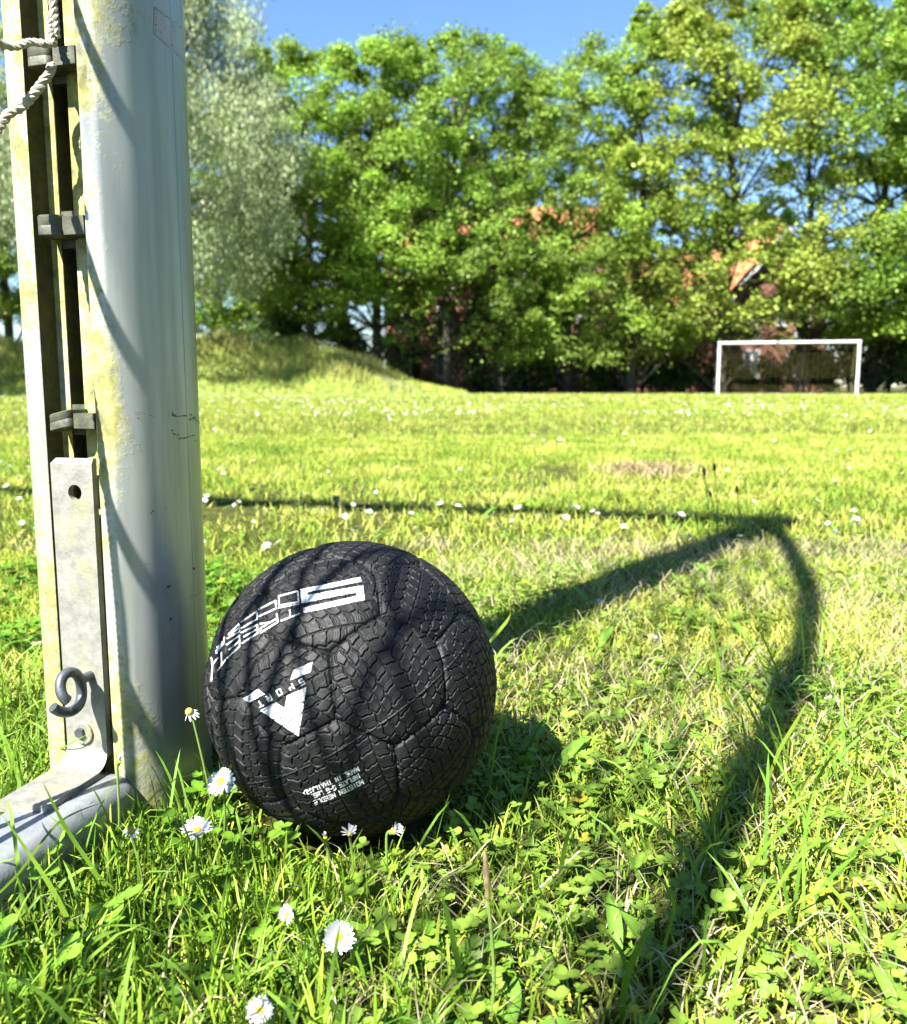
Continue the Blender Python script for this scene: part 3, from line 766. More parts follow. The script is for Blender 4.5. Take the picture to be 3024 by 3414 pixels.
cells = [('T', (1018, 728), (832, 790), (1028, 795), (832, 872), 5.5), ('R', (785, 800), (608, 905), (795, 885), (612, 998), 5.5), ('E', (575, 915), (402, 1000), (580, 1005), (408, 1115), 5), ('E', (382, 1030), (246, 1130), (385, 1148), (250, 1275), 4.6), ('T', (222, 1160), (152, 1265), (234, 1290), (146, 1408), 4),
         ('O', (1010, 552), (808, 605), (1018, 668), (808, 708), 5), ('C', (772, 655), (590, 748), (778, 738), (596, 822), 5), ('C', (570, 770), (402, 885), (574, 852), (402, 952), 5), ('E', (376, 905), (264, 1020), (384, 988), (250, 1062), 4.5), ('R', (220, 1050), (138, 1160), (214, 1112), (132, 1222), 4)]
for ch, a_, b_, c_, d_, wd in cells: word |= glyph(ch, *g1_([a_, b_, c_, d_]), wd)
for q in ([(78, 1268), (96, 1335)], [(96, 1335), (150, 1272)], [(92, 1335), (80, 1520)]):
    (x0, y0), (x1, y1) = g1_(q); word |= seg_mask(x0, y0, x1, y1, 5)
(x0, y0), (x1, y1) = g1_([(1022, 690), (800, 735)]); word |= seg_mask(x0, y0, x1, y1, 3)
def textline(txt, p0, p1, hgt_, wfrac, wd, bow=0.):
    r_ = np.zeros(len(fx_), bool); p0, p1 = map(np.array, (p0, p1)); u = (p1 - p0); L = np.linalg.norm(u); u = u / L; v = np.array([-u[1], u[0]]) * -1
    if v[1] < 0: v = -v
    adv = L / (len(txt) - 1)
    for k, ch in enumerate(txt):
        if ch == ' ': continue
        f_ = k / (len(txt) - 1); c_ = p0 + u * adv * k + v * bow * (4 * f_ * (1 - f_)); hw = adv * wfrac / 2
        r_ |= glyph(ch, c_ - u * hw - v * hgt_ / 2, c_ + u * hw - v * hgt_ / 2, c_ - u * hw + v * hgt_ / 2, c_ + u * hw + v * hgt_ / 2, wd)
    return r_
for ch, x, y in (('S', 1055, 110), ('P', 940, 165), ('O', 812, 220), ('R', 702, 282), ('T', 608, 345)):
    c_ = np.array(g3_([(x, y)])[0]); u = np.array([-.888, .459]); v = np.array([.459, .888]); hw, hh = 6.8, 9.2
    small |= glyph(ch, c_ - u * hw - v * hh, c_ + u * hw - v * hh, c_ - u * hw + v * hh, c_ + u * hw + v * hh, 4.4)
for txt, p0_, p1_ in (('MOISTEN NEEDLE', (1700, 1190), (1205, 1408)), ('INFLATE 6-8 LBS.', (1672, 1122), (1165, 1345)), ('MADE IN THAILAND', (1652, 1050), (1095, 1300))):
    a_, b_ = g3_([p0_, p1_]); small |= textline(txt, a_, b_, 13.5, .70, 3.6, 3.0)
rw = np.random.default_rng(9)
deep = (H[FB].mean(1) - (edge + lump)[FB].mean(1)) < -.75
logo |= small & (fy_ < 2420)
small &= ~(fy_ < 2420)
ink = word | logo | small
ball = empty('football', tuple(BC), label='black rubber street football with tyre tread relief and white lettering', cat='ball')
def face_mesh(name, mask, mat, lift=0.):
    F_ = FB[mask]; u_, inv = np.unique(F_, return_inverse=True); V_ = PB[u_]
    if lift: V_ = V_ + DV[u_] * lift + DV[u_] * np.clip(-H[u_] - .9, 0, 5)[:, None] * 0
    return link(name, mesh_np(name, V_, inv.reshape(F_.shape), mat, smooth=True), ball)
face_mesh('cover', ~ink, M_RUB)
face_mesh('lettering', word, M_INK); face_mesh('emblem', logo, M_INK); face_mesh('inflation_text', small, M_INK)
mb = MB(); vp = BC + vc * (BR - .0012); mb.disc(vp, .0030, vc, .0006, 18); mb.build('valve', M_RUB, ball, True)

# ------------------------------------------------------------------ grass and small plants
BARC = P0 + MN * .010
def blocked(X, Y, pad=.0):
    q = np.stack([X - P0[0], Y - P0[1]], -1); n_ = q @ DN; m_ = q @ MN
    r_ = (np.hypot(X - BC[0], Y - BC[1]) < .062) | ((np.abs(n_) < .066 + pad) & (np.abs(m_) < .056 + pad)) | ((n_ > .05) & (n_ < 1.53) & (np.abs(m_ - .01) < .030 + pad))
    return r_
def blades(X, Y, Z, hgt, wid, lean, bend, col, segs=3, tipcol=None, az=None, r=rng):
    N = len(X); az = r.uniform(0, 2 * math.pi, N) if az is None else az
    fa = r.uniform(0, 2 * math.pi, N)                       # facing of the blade's flat side
    k = np.linspace(0, 1, segs + 1)
    dx, dy = np.cos(az), np.sin(az)
    off = lean[:, None] * k + bend[:, None] * k ** 2         # horizontal travel as a share of the height
    zz = k[None, :] * np.sqrt(np.clip(1 - (np.clip(off, 0, .97)) ** 2, .06, 1))
    cx = X[:, None] + dx[:, None] * off * hgt[:, None]; cy = Y[:, None] + dy[:, None] * off * hgt[:, None]; cz = Z[:, None] + zz * hgt[:, None]
    wk = np.array([.65, 1., .8, .0]) if segs == 3 else (np.array([1., .8, 0]) if segs == 2 else (np.array([1., 0.]) if segs == 1 else np.concatenate([[.6], np.linspace(1, .75, segs - 1), [0]])))
    wx, wy = np.cos(fa), np.sin(fa)
    hw = wid[:, None] * wk / 2
    L = np.stack([cx - wx[:, None] * hw, cy - wy[:, None] * hw, cz], -1); R = np.stack([cx + wx[:, None] * hw, cy + wy[:, None] * hw, cz], -1)
    nv = 2 * segs + 1
    V = np.zeros((N, nv, 3)); V[:, 0:2 * segs:2] = L[:, :segs]; V[:, 1:2 * segs:2] = R[:, :segs]; V[:, -1] = np.stack([cx[:, -1], cy[:, -1], cz[:, -1]], -1)
    base = (np.arange(N) * nv)[:, None]; tris = []
    for s_ in range(segs - 1):
        a_ = 2 * s_; tris += [[a_, a_ + 1, a_ + 3], [a_, a_ + 3, a_ + 2]]
    tris.append([nv - 3, nv - 2, nv - 1])
    F = (base[:, :, None] + np.array(tris)[None]).reshape(-1, 3)
    kk = np.concatenate([np.repeat(k[:segs], 2), [1]])
    C = col[:, None, :] * np.ones((1, nv, 1))
    if tipcol is not None: C = C * (1 - kk[None, :, None] ** 1.5) + tipcol[:, None, :] * (kk[None, :, None] ** 1.5)
    return V.reshape(-1, 3), F, C.reshape(-1, 3)
def palette(X, Y, N, r=rng):
    g = np.array([[.15, .28, .025], [.31, .43, .04], [.45, .50, .075], [.56, .57, .14], [.68, .60, .33]])
    n_ = vnoise(X, Y, .16, 21) * .7 + vnoise(X, Y, .9, 22) * .18 + .06
    lush = sstep(-.05, -.35, X) * sstep(1.1, .6, Y)           # left corner under the post is lush and green
    q = np.clip(n_ * 1.0 - .19 + r.normal(0, .20, N) - .55 * lush, 0, .999) * 4
    i_ = np.minimum(q.astype(int), 3); f_ = (q - i_)[:, None]
    c = g[i_] * (1 - f_) + g[np.minimum(i_ + 1, 4)] * f_
    return c * r.uniform(.8, 1.18, (N, 1))
def zone(name, N, y0, y1, kx, cx, h0, h1, w0, w1, segs, dens=None, label=None, mat=None, seed=1):
    r = np.random.default_rng(seed)
    Y = np.sqrt(r.uniform(y0 ** 2, y1 ** 2, N)) if kx > .3 else r.uniform(y0, y1, N)
    X = r.uniform(-1, 1, N) * (kx * Y + cx)
    cl = vnoise(X, Y, .035 * (1 + Y), 31) * .6 + vnoise(X, Y, .11 * (1 + Y), 32) * .4
    keep = ((cl > .30 + r.uniform(-.15, .15, N)) | (Y > 5)) & ~blocked(X, Y)
    X, Y = X[keep], Y[keep]; N = len(X)
    lush = sstep(-.05, -.30, X) * sstep(1.0, .55, Y)
    strip = np.exp(-(((X - .30 + .55 * (.62 - Y)) / .07) ** 2)) * sstep(.75, .65, Y) * sstep(.3, .4, Y) * 0
    tall = vnoise(X, Y, .13, 33)
    H_ = r.uniform(h0, h1, N) * (.65 + .7 * tall) * (1 + .9 * lush)
    H_ *= np.where(np.hypot(X - BC[0], Y - BC[1]) < .10, .55, 1)
    W = r.uniform(w0, w1, N); c = palette(X, Y, N, r)
    lean = np.abs(r.normal(.25, .35, N)); bend = np.abs(r.normal(.25, .35, N)); flat = r.random(N) < (.35 * (1 - lush)); lean = np.where(flat, lean + .5, lean)
    tip = c * r.uniform(.9, 1.35, (N, 1)) + np.where(r.random((N, 1)) < .25, np.array([[.18, .12, .05]]), 0)
    return X, Y, H_, W, lean, bend, c, tip, r
parts = []
def add_zone(*a, segs=3, **k):
    X, Y, H_, W, lean, bend, c, tip, r = zone(*a, segs, **k)
    parts.append(blades(X, Y, gz(X, Y) - .002, H_, W, lean, bend, c, segs, np.clip(tip, 0, .75), r=r))
def merge(ps):
    V, F, C = [], [], []; b_ = 0
    for v, f, c in ps: V.append(v); F.append(f + b_); C.append(c); b_ += len(v)
    return np.concatenate(V), np.concatenate(F), np.concatenate(C)
add_zone('a', 150000, .30, 1.75, .62, .35, .012, .036, .0011, .0026, segs=3, seed=1)
add_zone('b', 190000, 1.7, 6.2, .62, .5, .018, .045, .0022, .0044, segs=2, seed=2)
V, F, C = merge(parts); tag(link('grass', mesh_np('grass', V, F, M_GRASS, C)), 'short mixed green and dry grass blades of the nearer lawn', 'grass', kind='stuff')
parts = []
add_zone('c', 130000, 6.0, 16.5, .62, 1.0, .03, .06, .006, .011, segs=1, seed=3)
add_zone('d', 150000, 16, 41, .62, 2.0, .04, .08, .014, .026, segs=1, seed=4)
V, F, C = merge(parts); tag(link('grass', mesh_np('far_grass', V, F, M_GRASS, C)), 'sunlit pale grass of the far playing field', 'grass', kind='stuff')
# long arching blades in the foreground
r = np.random.default_rng(12)
NL = 2000
X = r.uniform(-.62, .62, NL); Y = r.uniform(.32, 1.05, NL)
wgt = sstep(.05, -.25, X) * .9 + .10 + .75 * np.exp(-((X - (.20 + (Y - .55) * .45)) / .05) ** 2)
k = (r.random(NL) < wgt) & ~blocked(X, Y, .004) & (np.hypot(X - BC[0], Y - BC[1]) > .10) & ~((X < .0) & (Y < .60) & (Y > .36) & (X > -.2) & (r.random(NL) < .45))
X, Y = X[k], Y[k]; N = len(X)
c = np.array([.10, .22, .02]) + r.random((N, 1)) * np.array([.13, .17, .03])
long_ = blades(X, Y, gz(X, Y), r.uniform(.045, .10, N), r.uniform(.0018, .0036, N), np.abs(r.normal(.2, .25, N)), np.abs(r.normal(.35, .3, N)), c, 6, c * 1.35, r=r)
# named long blades traced from the picture: (base P, tip P, base depth Y, bow)
tr = []
def traced(p, w_, col, r_=None):
    """p: list of (x, y, Y) in P coordinates with their depth"""
    q = [Vector(at(*a_)) for a_ in p]; q = spl(q, 5); n_ = len(q); vs, fs = [], []
    for i_, c_ in enumerate(q):
        t = (q[min(i_ + 1, n_ - 1)] - q[max(i_ - 1, 0)]).normalized(); side = t.cross(Vector((.25, -1, .35))).normalized()
        ww = w_ * .36 * min(1, .55 + 2 * i_ / n_) * (1 - max(0, (i_ / (n_ - 1) - .55) / .45) ** 1.6)
        vs += [c_ - side * ww, c_ + side * ww]
    for i_ in range(n_ - 1): fs += [[2 * i_, 2 * i_ + 1, 2 * i_ + 3], [2 * i_, 2 * i_ + 3, 2 * i_ + 2]]
    V = np.array([tuple(v) for v in vs]); tr.append((V, np.array(fs), np.tile(np.array(col), (len(V), 1))))
g_ = (.13, .26, .02); g2 = (.20, .34, .03); g3 = (.28, .40, .05)
traced([(252, 2010, .50), (150, 1860, .50), (95, 1760, .50), (0, 1490 + 130, .50)], .0042, g2)
traced([(215, 1900, .53), (215, 1790, .53), (130, 1650, .53), (85, 1560, .53)], .0034, g_)
traced([(400, 1680, .60), (420, 1600, .60), (455, 1540, .60), (492, 1470, .60)], .0034, g2)
traced([(1340, 2040, .46), (1400, 1960, .46), (1480, 1880, .46), (1560, 1760, .47), (1640, 1610, .47)], .0042, g3)
traced([(1390, 2030, .48), (1450, 1900, .48), (1540, 1830, .49), (1700, 1745, .50)], .0050, g3)
traced([(1500, 1900, .52), (1640, 1870, .52), (1760, 1880, .52), (1811, 1920, .51)], .0042, g2)
traced([(1330, 2000, .47), (1325, 1900, .47), (1345, 1800, .47), (1290, 1720, .47)], .0032, g_)
traced([(1530, 1570, .68), (1555, 1500, .68), (1590, 1440, .68), (1612, 1400, .68)], .0044, g3)
traced([(1290, 2040, .46), (1260, 1960, .46), (1240, 1900, .46), (1200, 1850, .46)], .0040, g_)
traced([(1240, 2060, .44), (1250, 1960, .44), (1280, 1880, .44), (1310, 1840, .44)], .0055, g_)
traced([(1480, 1760, .55), (1520, 1700, .55), (1570, 1650, .56), (1600, 1625, .56)], .0036, g2)
traced([(1410, 1800, .53), (1370, 1700, .54), (1300, 1640, .55), (1250, 1620, .55)], .0034, g_)
traced([(1700, 1990, .48), (1720, 1860, .48), (1650, 1760, .49), (1600, 1700, .5)], .0030, g2)
traced([(-20, 1800, .48), (40, 1740, .50), (120, 1640, .55), (210, 1600, .60)], .0022, g2)
traced([(970, 1290, .95), (1000, 1255, .95), (1012, 1240, .95), (1020, 1225, .95)], .0050, g3)
traced([(0, 1545, .74), (60, 1530, .72), (130, 1490, .66), (178, 1464, .655)], .0018, g2)
NL = 17000; X2 = r.uniform(-.75, .12, NL); Y2_ = r.uniform(.30, .78, NL)
k = (r.random(NL) < sstep(.08, -.14, X2 + .25 * (vnoise(X2, Y2_, .06, 91) - .5)) * (.35 + .9 * vnoise(X2, Y2_, .035, 92)) * sstep(.80, .60, Y2_ + .0 * X2)) & ~blocked(X2, Y2_, .004) & (np.hypot(X2 - BC[0], Y2_ - BC[1]) > .105)
X2, Y2_ = X2[k], Y2_[k]; N = len(X2)
c = np.array([.10, .23, .012]) + r.random((N, 1)) * np.array([.26, .28, .04]); 
lush_ = blades(X2, Y2_, gz(X2, Y2_), r.uniform(.026, .054, N) * (1 - .35 * sstep(-.12, .05, X2)), r.uniform(.0011, .0024, N), np.abs(r.normal(.1, .22, N)), np.abs(r.normal(.25, .25, N)), c, 4, c * 1.3, r=r)
V, F, C = merge([long_, lush_] + tr); tag(link('grass', mesh_np('long_grass', V, F, M_GRASS, C)), 'long arching green grass blades across the lower foreground', 'grass', kind='stuff')
# dry straw lying on the soil
r = np.random.default_rng(14); N = 26000
Y = np.sqrt(r.uniform(.3 ** 2, 1.9 ** 2, N)); X = r.uniform(-1, 1, N) * (.62 * Y + .3)
k = (vnoise(X, Y, .12, 41) + .35 * sstep(-.1, .3, X) - .25 * sstep(.0, -.2, X) > .60 + r.uniform(-.15, .15, N)) & ~blocked(X, Y, .003); X, Y = X[k], Y[k]; N = len(X)
c = np.array([.50, .42, .24]) * r.uniform(.55, 1.25, (N, 1)) + r.random((N, 1)) * np.array([.0, .03, .04])
V, F, C = blades(X, Y, gz(X, Y) + r.uniform(0, .012, N), r.uniform(.015, .06, N), r.uniform(.0007, .0018, N), r.uniform(.8, .97, N), np.zeros(N), c, 2, r=r)
tag(link('straw', mesh_np('straw', V, F, M_STRAW, C)), 'dry tan straw strands lying between the green blades', 'straw', kind='stuff')
# dry patch farther out
r = np.random.default_rng(15); N = 520; c0 = onz(1290, 950)
X = c0[0] + r.normal(0, .085, N) + .05 * np.sin(np.arange(N)); Y = c0[1] + r.normal(0, .15, N)
V, F, C = blades(X, Y, np.zeros(N) + .015, r.uniform(.03, .08, N), r.uniform(.003, .005, N), r.uniform(.8, .96, N), np.zeros(N), np.array([.44, .33, .18]) * r.uniform(.6, 1.3, (N, 1)), 2, r=r)
tag(link('dry_grass', mesh_np('dry_grass', V, F, M_STRAW, C)), 'brown dead grass patch out on the sunny lawn', 'dry grass', kind='stuff')

# clover: three round leaflets on a stalk; dandelion/plantain like rosettes
def clovers(X, Y, Z, size, hgt, col, r, tilt=.35):
    N = len(X); K = 9
    ang = np.linspace(0, 2 * math.pi, K, endpoint=False)
    lx = .5 + .5 * np.cos(ang) ; ly = .46 * np.sin(ang)        # leaflet outline, root at x = 0
    lx = lx * (1 - .10 * np.exp(-(ang / .35) ** 2)); lz = .10 * np.abs(ly) * 2 
    Vv, Ff, Cc = [], [], []; b_ = 0
    rot0 = r.uniform(0, 2 * math.pi, N); ta_ = r.uniform(0, 2 * math.pi, N); tl_ = np.abs(r.normal(0, tilt, N))
    ctr = np.stack([X + r.normal(0, .006, N), Y + r.normal(0, .006, N), Z + hgt], -1)
    nx = np.stack([np.sin(tl_) * np.cos(ta_), np.sin(tl_) * np.sin(ta_), np.cos(tl_)], -1)
    e1 = np.cross(nx, np.array([0, 1., 0])); e1 /= np.linalg.norm(e1, axis=1)[:, None]; e2 = np.cross(nx, e1)
    for j_ in range(3):
        a_ = rot0 + j_ * 2 * math.pi / 3; up = r.uniform(-.1, .45, N)
        d = e1 * np.cos(a_)[:, None] + e2 * np.sin(a_)[:, None]; s_ = np.cross(nx, d); d2 = d * np.cos(up)[:, None] + nx * np.sin(up)[:, None]
        sz = size * r.uniform(.85, 1.1, N)
        P = ctr[:, None] + sz[:, None, None] * (lx[None, :, None] * d2[:, None] + ly[None, :, None] * s_[:, None] + lz[None, :, None] * nx[:, None])
        cen = ctr[:, None] + sz[:, None, None] * (.5 * d2[:, None]); P = np.concatenate([P, cen], 1)
        base = (np.arange(N) * (K + 1))[:, None]; tri = np.array([[K, q, (q + 1) % K] for q in range(K)])
        Ff.append((base[:, :, None] + tri[None]).reshape(-1, 3) + b_); Vv.append(P.reshape(-1, 3)); b_ += N * (K + 1)
        cc = col[:, None] * r.uniform(.85, 1.15, (N, 1, 1)) * np.ones((1, K + 1, 1)); cc[:, K] *= 1.25
        Cc.append(cc.reshape(-1, 3))
    # stalk
    Vs_ = np.stack([np.stack([X - .0004, Y, Z], -1), np.stack([X + .0004, Y, Z], -1), ctr + np.array([.0004, 0, 0]), ctr - np.array([.0004, 0, 0])], 1)
    base = (np.arange(N) * 4)[:, None, None]; Ff.append((base + np.array([[0, 1, 2], [0, 2, 3]])[None]).reshape(-1, 3) + b_); Vv.append(Vs_.reshape(-1, 3)); Cc.append(np.repeat(col * 1.1, 4, 0))
    return np.concatenate(Vv), np.concatenate(Ff), np.concatenate(Cc)
r = np.random.default_rng(16); N = 9500
Y = np.sqrt(r.uniform(.36 ** 2, 1.6 ** 2, N)); X = r.uniform(-1, 1, N) * (.6 * Y + .15)
dn = vnoise(X, Y, .10, 51) * .7 + vnoise(X, Y, .04, 52) * .3
mask = dn + .30 * np.exp(-((X - .05) / .16) ** 2 - ((Y - .52) / .12) ** 2) + .10 * sstep(1.0, .7, Y) > .55
k = mask & ~blocked(X, Y, .006) & (np.hypot(X - BC[0], Y - BC[1]) > .085); X, Y = X[k], Y[k]; N = len(X)
lush = sstep(-.02, -.2, X)[:, None]
c = (np.array([.21, .34, .04]) * (1 - lush) + np.array([.12, .27, .02]) * lush) * r.uniform(.7, 1.25, (N, 1)) + (r.random((N, 1)) < .02) * np.array([.25, .10, .0])
cl = clovers(X, Y, gz(X, Y), r.uniform(.0045, .0092, N) * (1 + .35 * lush[:, 0]), r.uniform(.008, .026, N) * (1 + .7 * lush[:, 0]), c, r)
# traced larger clovers near the post and lower left
big = [(335, 1530, .70, .012, .05), (135, 1640, .60, .012, .045), (120, 1700, .56, .013, .04), (195, 1830, .50, .013, .04), (230, 1790, .50, .014, .035), (145, 1880, .47, .013, .04), (330, 1660, .62, .010, .03), (540, 1700, .60, .010, .03), (20, 1870, .46, .014, .04), (75, 1740, .53, .012, .035), (780, 1720, .57, .010, .025), (1010, 1960, .47, .011, .025), (1090, 1930, .48, .010, .022), (900, 1940, .48, .011, .022), (1620, 1760, .55, .010, .02), (520, 1870, .49, .010, .03), (60, 1850, .48, .012, .045), (860, 1850, .51, .009, .02)]
bx = np.array([at(x, y, Yd) for x, y, Yd, s_, h_ in big]); sz = np.array([b_[3] for b_ in big])
cb = np.tile(np.array([.17, .34, .03]), (len(big), 1)) * r.uniform(.85, 1.2, (len(big), 1))
cl2 = clovers(bx[:, 0], bx[:, 1], np.zeros(len(big)), sz, bx[:, 2], cb, r, .5)
V, F, C = merge([cl, cl2]); tag(link('clover', mesh_np('clover', V, F, M_CLOVER, C)), 'bright green clover leaves carpeting the soil around the ball', 'clover', kind='stuff')
# broad weed leaves (rosettes)
def broad(X, Y, L, W, az, rise, col, r):
    N = len(X); K = 7; k = np.linspace(0, 1, K); wk = np.sin(np.clip(k * 1.02, 0, 1) * math.pi) ** .8 * (1 - .25 * k) + .03
    cx = X[:, None] + np.cos(az)[:, None] * L[:, None] * k; cy = Y[:, None] + np.sin(az)[:, None] * L[:, None] * k
    cz = .004 + L[:, None] * (rise[:, None] * k - .45 * rise[:, None] * k ** 2.2); sx, sy = -np.sin(az)[:, None], np.cos(az)[:, None]; hw = W[:, None] * wk / 2
    A = np.stack([cx - sx * hw, cy - sy * hw, cz + hw * .35], -1); B = np.stack([cx, cy, cz], -1); D = np.stack([cx + sx * hw, cy + sy * hw, cz + hw * .35], -1)
    V = np.stack([A, B, D], 2).reshape(N, -1, 3); tri = []
    for q in range(K - 1):
        for e in (0, 1):
            a_ = 3 * q + e; tri += [[a_, a_ + 1, a_ + 4], [a_, a_ + 4, a_ + 3]]
    F = ((np.arange(N) * 3 * K)[:, None, None] + np.array(tri)[None]).reshape(-1, 3)
    C = np.repeat(col, 3 * K, 0).reshape(N, K, 3, 3); C[:, :, 1] *= 1.25
    return V.reshape(-1, 3), F, C.reshape(-1, 3)
r = np.random.default_rng(17)
cen = [(-.40 + .09 * (q % 5) + .02 * math.sin(q * 5), .42 + .06 * (q // 5) + .015 * math.sin(q * 3)) for q in range(10)] + [(-.30, .50), (-.22, .44), (-.12, .47), (.04, .42), (-.38, .47), (.30, .60), (.42, .72), (.36, .95), (.20, .80), (.12, .84), (.06, .78), (.50, .62), (.24, .44), (-.10, .52), (.55, .90), (-.55, .95), (-.5, 1.2), (.2, 1.3), (.8, 1.4), (.45, 1.6), (.10, .48), (.34, .47), (.13, .70), (.17, .74), (.09, .73)]
X, Y = [], []
for x, y in cen:
    q = r.integers(4, 9); X += [x + r.normal(0, .01) for _ in range(q)]; Y += [y + r.normal(0, .01) for _ in range(q)]
extra = 420; ey = np.sqrt(r.uniform(.36 ** 2, 2.6 ** 2, extra)); ex = r.uniform(-1, 1, extra) * (.6 * ey + .2)
X = np.concatenate([X, ex]); Y = np.concatenate([Y, ey]); k = ~blocked(X, Y, .02) & (np.hypot(X - BC[0], Y - BC[1]) > .12); X, Y = X[k], Y[k]; N = len(X)
sc2 = np.where(np.arange(N) < N - 300, 1., .75) * (1 + .15 * Y)
V, F, C = broad(X, Y, r.uniform(.022, .05, N) * sc2, r.uniform(.007, .014, N) * sc2, r.uniform(0, 2 * math.pi, N), r.uniform(.2, 1.0, N), np.array([.13, .26, .03]) * r.uniform(.75, 1.5, (N, 1)), r)
tag(link('weeds', mesh_np('weeds', V, F, M_CLOVER, C, smooth=True)), 'broad leaved lawn weeds scattered among grass and clover', 'weeds', kind='stuff')

# ------------------------------------------------------------------ daisies
def daisy_meshes(rad, npet, up, rs, droop=0., old=False, missing=0., petal_w=.21):
    """petals + disc around the origin, axis +Z; up: 0 = flat open, 1 = closed"""
    q = np.random.default_rng(rs); P = MB()
    for ring in (0, 1):
        for k in range(npet):
            if q.random() < missing: continue
            a_ = 2 * math.pi * (k + .5 * ring) / npet + q.normal(0, .05); L = rad * q.uniform(.86, 1.04) * (1 - .06 * ring); e = up * 1.35 + q.normal(0, .10) + .12 * ring
            w_ = rad * petal_w * q.uniform(.85, 1.1)
            row = []
            for t, ws in ((.16, .45), (.45, .9), (.75, 1.), (.93, .7), (1.0, .15)):
                rr_ = L * t; zz_ = rr_ * math.sin(e) - droop * rad * t * t; xx = rr_ * math.cos(e)
                for sd in (-1, 1): row.append((math.cos(a_) * xx - math.sin(a_) * sd * w_ * ws / 2, math.sin(a_) * xx + math.cos(a_) * sd * w_ * ws / 2, zz_ + .0003 * ring + .0002 * (sd > 0)))
            P.add(row, [(2 * j_, 2 * j_ + 1, 2 * j_ + 3, 2 * j_ + 2) for j_ in range(4)])
    D = MB(); rd_ = rad * (.34 if not old else .42); rows = 6; vs = []; fs = []; n_ = 16
    for i_ in range(rows):
        th = math.pi / 2 * i_ / (rows - 1)
        for j_ in range(n_): vs.append((rd_ * math.cos(th) * math.cos(2 * math.pi * j_ / n_), rd_ * math.cos(th) * math.sin(2 * math.pi * j_ / n_), rd_ * (.55 if not old else .9) * math.sin(th) + .0004))
    for i_ in range(rows - 1):
        for j_ in range(n_): fs.append((i_ * n_ + j_, i_ * n_ + (j_ + 1) % n_, (i_ + 1) * n_ + (j_ + 1) % n_, (i_ + 1) * n_ + j_))
    D.add(vs, fs)
    return P, D
def place_daisy(name, px, py, Y, rad, normal, base, label, npet=17, up=.05, rs=1, droop=0., old=False, missing=0., cat='daisy', group='daisies near the ball and post'):
    c_ = Vector(at(px, py, Y)); q = Vector(normal).normalized().to_track_quat('Z', 'Y')
    root = empty(name, tuple(c_), label=label, cat=cat, group=group)
    P, D = daisy_meshes(rad, npet, up, rs, droop, old, missing)
    for mbx, nm_, mt in ((P, 'petals', M_PETAL), (D, 'disc', M_YELOLD if old else M_YEL)):
        mbx.v = [tuple(q @ Vector(v)) for v in mbx.v]; o = mbx.build(nm_, mt, root, nm_ == 'disc', local=True)
    b_ = Vector(base) - c_; nz_ = q @ Vector((0, 0, 1)); mbx = MB()
    mbx.tube(spl([Vector((0, 0, 0)) - nz_ * .0002, -nz_ * .006, b_ * .5 + Vector((.002, 0, 0)) - nz_ * .004, b_], 6), [.0009] * 19, 7)
    mbx.tube([-nz_ * .0035, -nz_ * .002, nz_ * .0002], [.0008, rad * .22, rad * .30], 10)
    mbx.build('stem', M_STEM, root, True, local=True)
    return root
tc = lambda x, y, Y, k=.5: (np.array([0, 0, CAMH]) - at(x, y, Y)) / np.linalg.norm(np.array([0, 0, CAMH]) - at(x, y, Y)) * k + SUN_DIR * (1 - k)
def gnd(x, y): p_ = onz(x, y, .0); return tuple(p_)
def bs(x, y, Y, dx=0., dy=.005): p_ = at(x, y, Y); return (p_[0] + dx, p_[1] + dy, 0)
place_daisy('daisy', 442, 1562, .585, .0108, tc(442, 1562, .585, .38) + np.array([0, 0, .35]), bs(442, 1562, .585, -.006), 'tall open daisy standing in front of the gap between post and ball', 16, .10, 1)
place_daisy('daisy', 394, 1660, .545, .0112, (0.05, -.10, 1.), bs(394, 1660, .545, -.012), 'flat open daisy seen edge on, below the tall one by the post', 19, .22, 2)
place_daisy('daisy', 678, 1873, .462, .0098, (.02, -.75, .62), bs(678, 1873, .462, -.012), 'large white open daisy low in the frame, below the ball', 19, .20, 3)
place_daisy('daisy', 518, 2016, .415, .0076, (.25, -.85, .6), bs(518, 2020, .43, .003), 'daisy facing the camera at the very bottom edge', 16, .30, 4)
place_daisy('daisy', 576, 1825, .478, .0058, (-.35, -.75, .35), bs(576, 1825, .478, .004), 'small daisy turned to the left between two larger ones', 14, .25, 5, missing=.2)
place_daisy('daisy', 378, 1421, .60, .0066, (-.2, -.45, .8), (at(430, 1560, .62)[0], .62, 0), 'wilted daisy with fallen petals and yellow head before the post', 8, -.25, 6, droop=.5, old=True, missing=.45)
place_daisy('daisy', 237, 1521, .60, .0060, (.25, -.15, .9), bs(237, 1521, .60, -.008), 'half closed white daisy bud beside the steel bracket', 9, .95, 7, missing=.15)
place_daisy('daisy', 785, 1660, .555, .0072, (.65, -.30, .55), bs(785, 1660, .555, -.008), 'white daisy leaning right against the dark underside of the ball', 15, .65, 8)
place_daisy('daisy', 698, 1664, .555, .0066, (.0, -.35, .8), bs(698, 1664, .555), 'scruffy pinkish white daisy under the ball with gaps in its petals', 11, .50, 9, missing=.3)
place_daisy('daisy', 650, 1672, .556, .0042, (-.1, -.3, .9), bs(650, 1672, .556), 'tiny closed daisy tip left of the scruffy one under the ball', 9, .9, 10, missing=.3)
place_daisy('daisy', 262, 1661, .55, .0060, (.1, -.45, .8), bs(262, 1661, .55, .004), 'spent daisy with brown yellow head in the clover by the frame bar', 9, .1, 11, droop=.3, old=True, missing=.5)
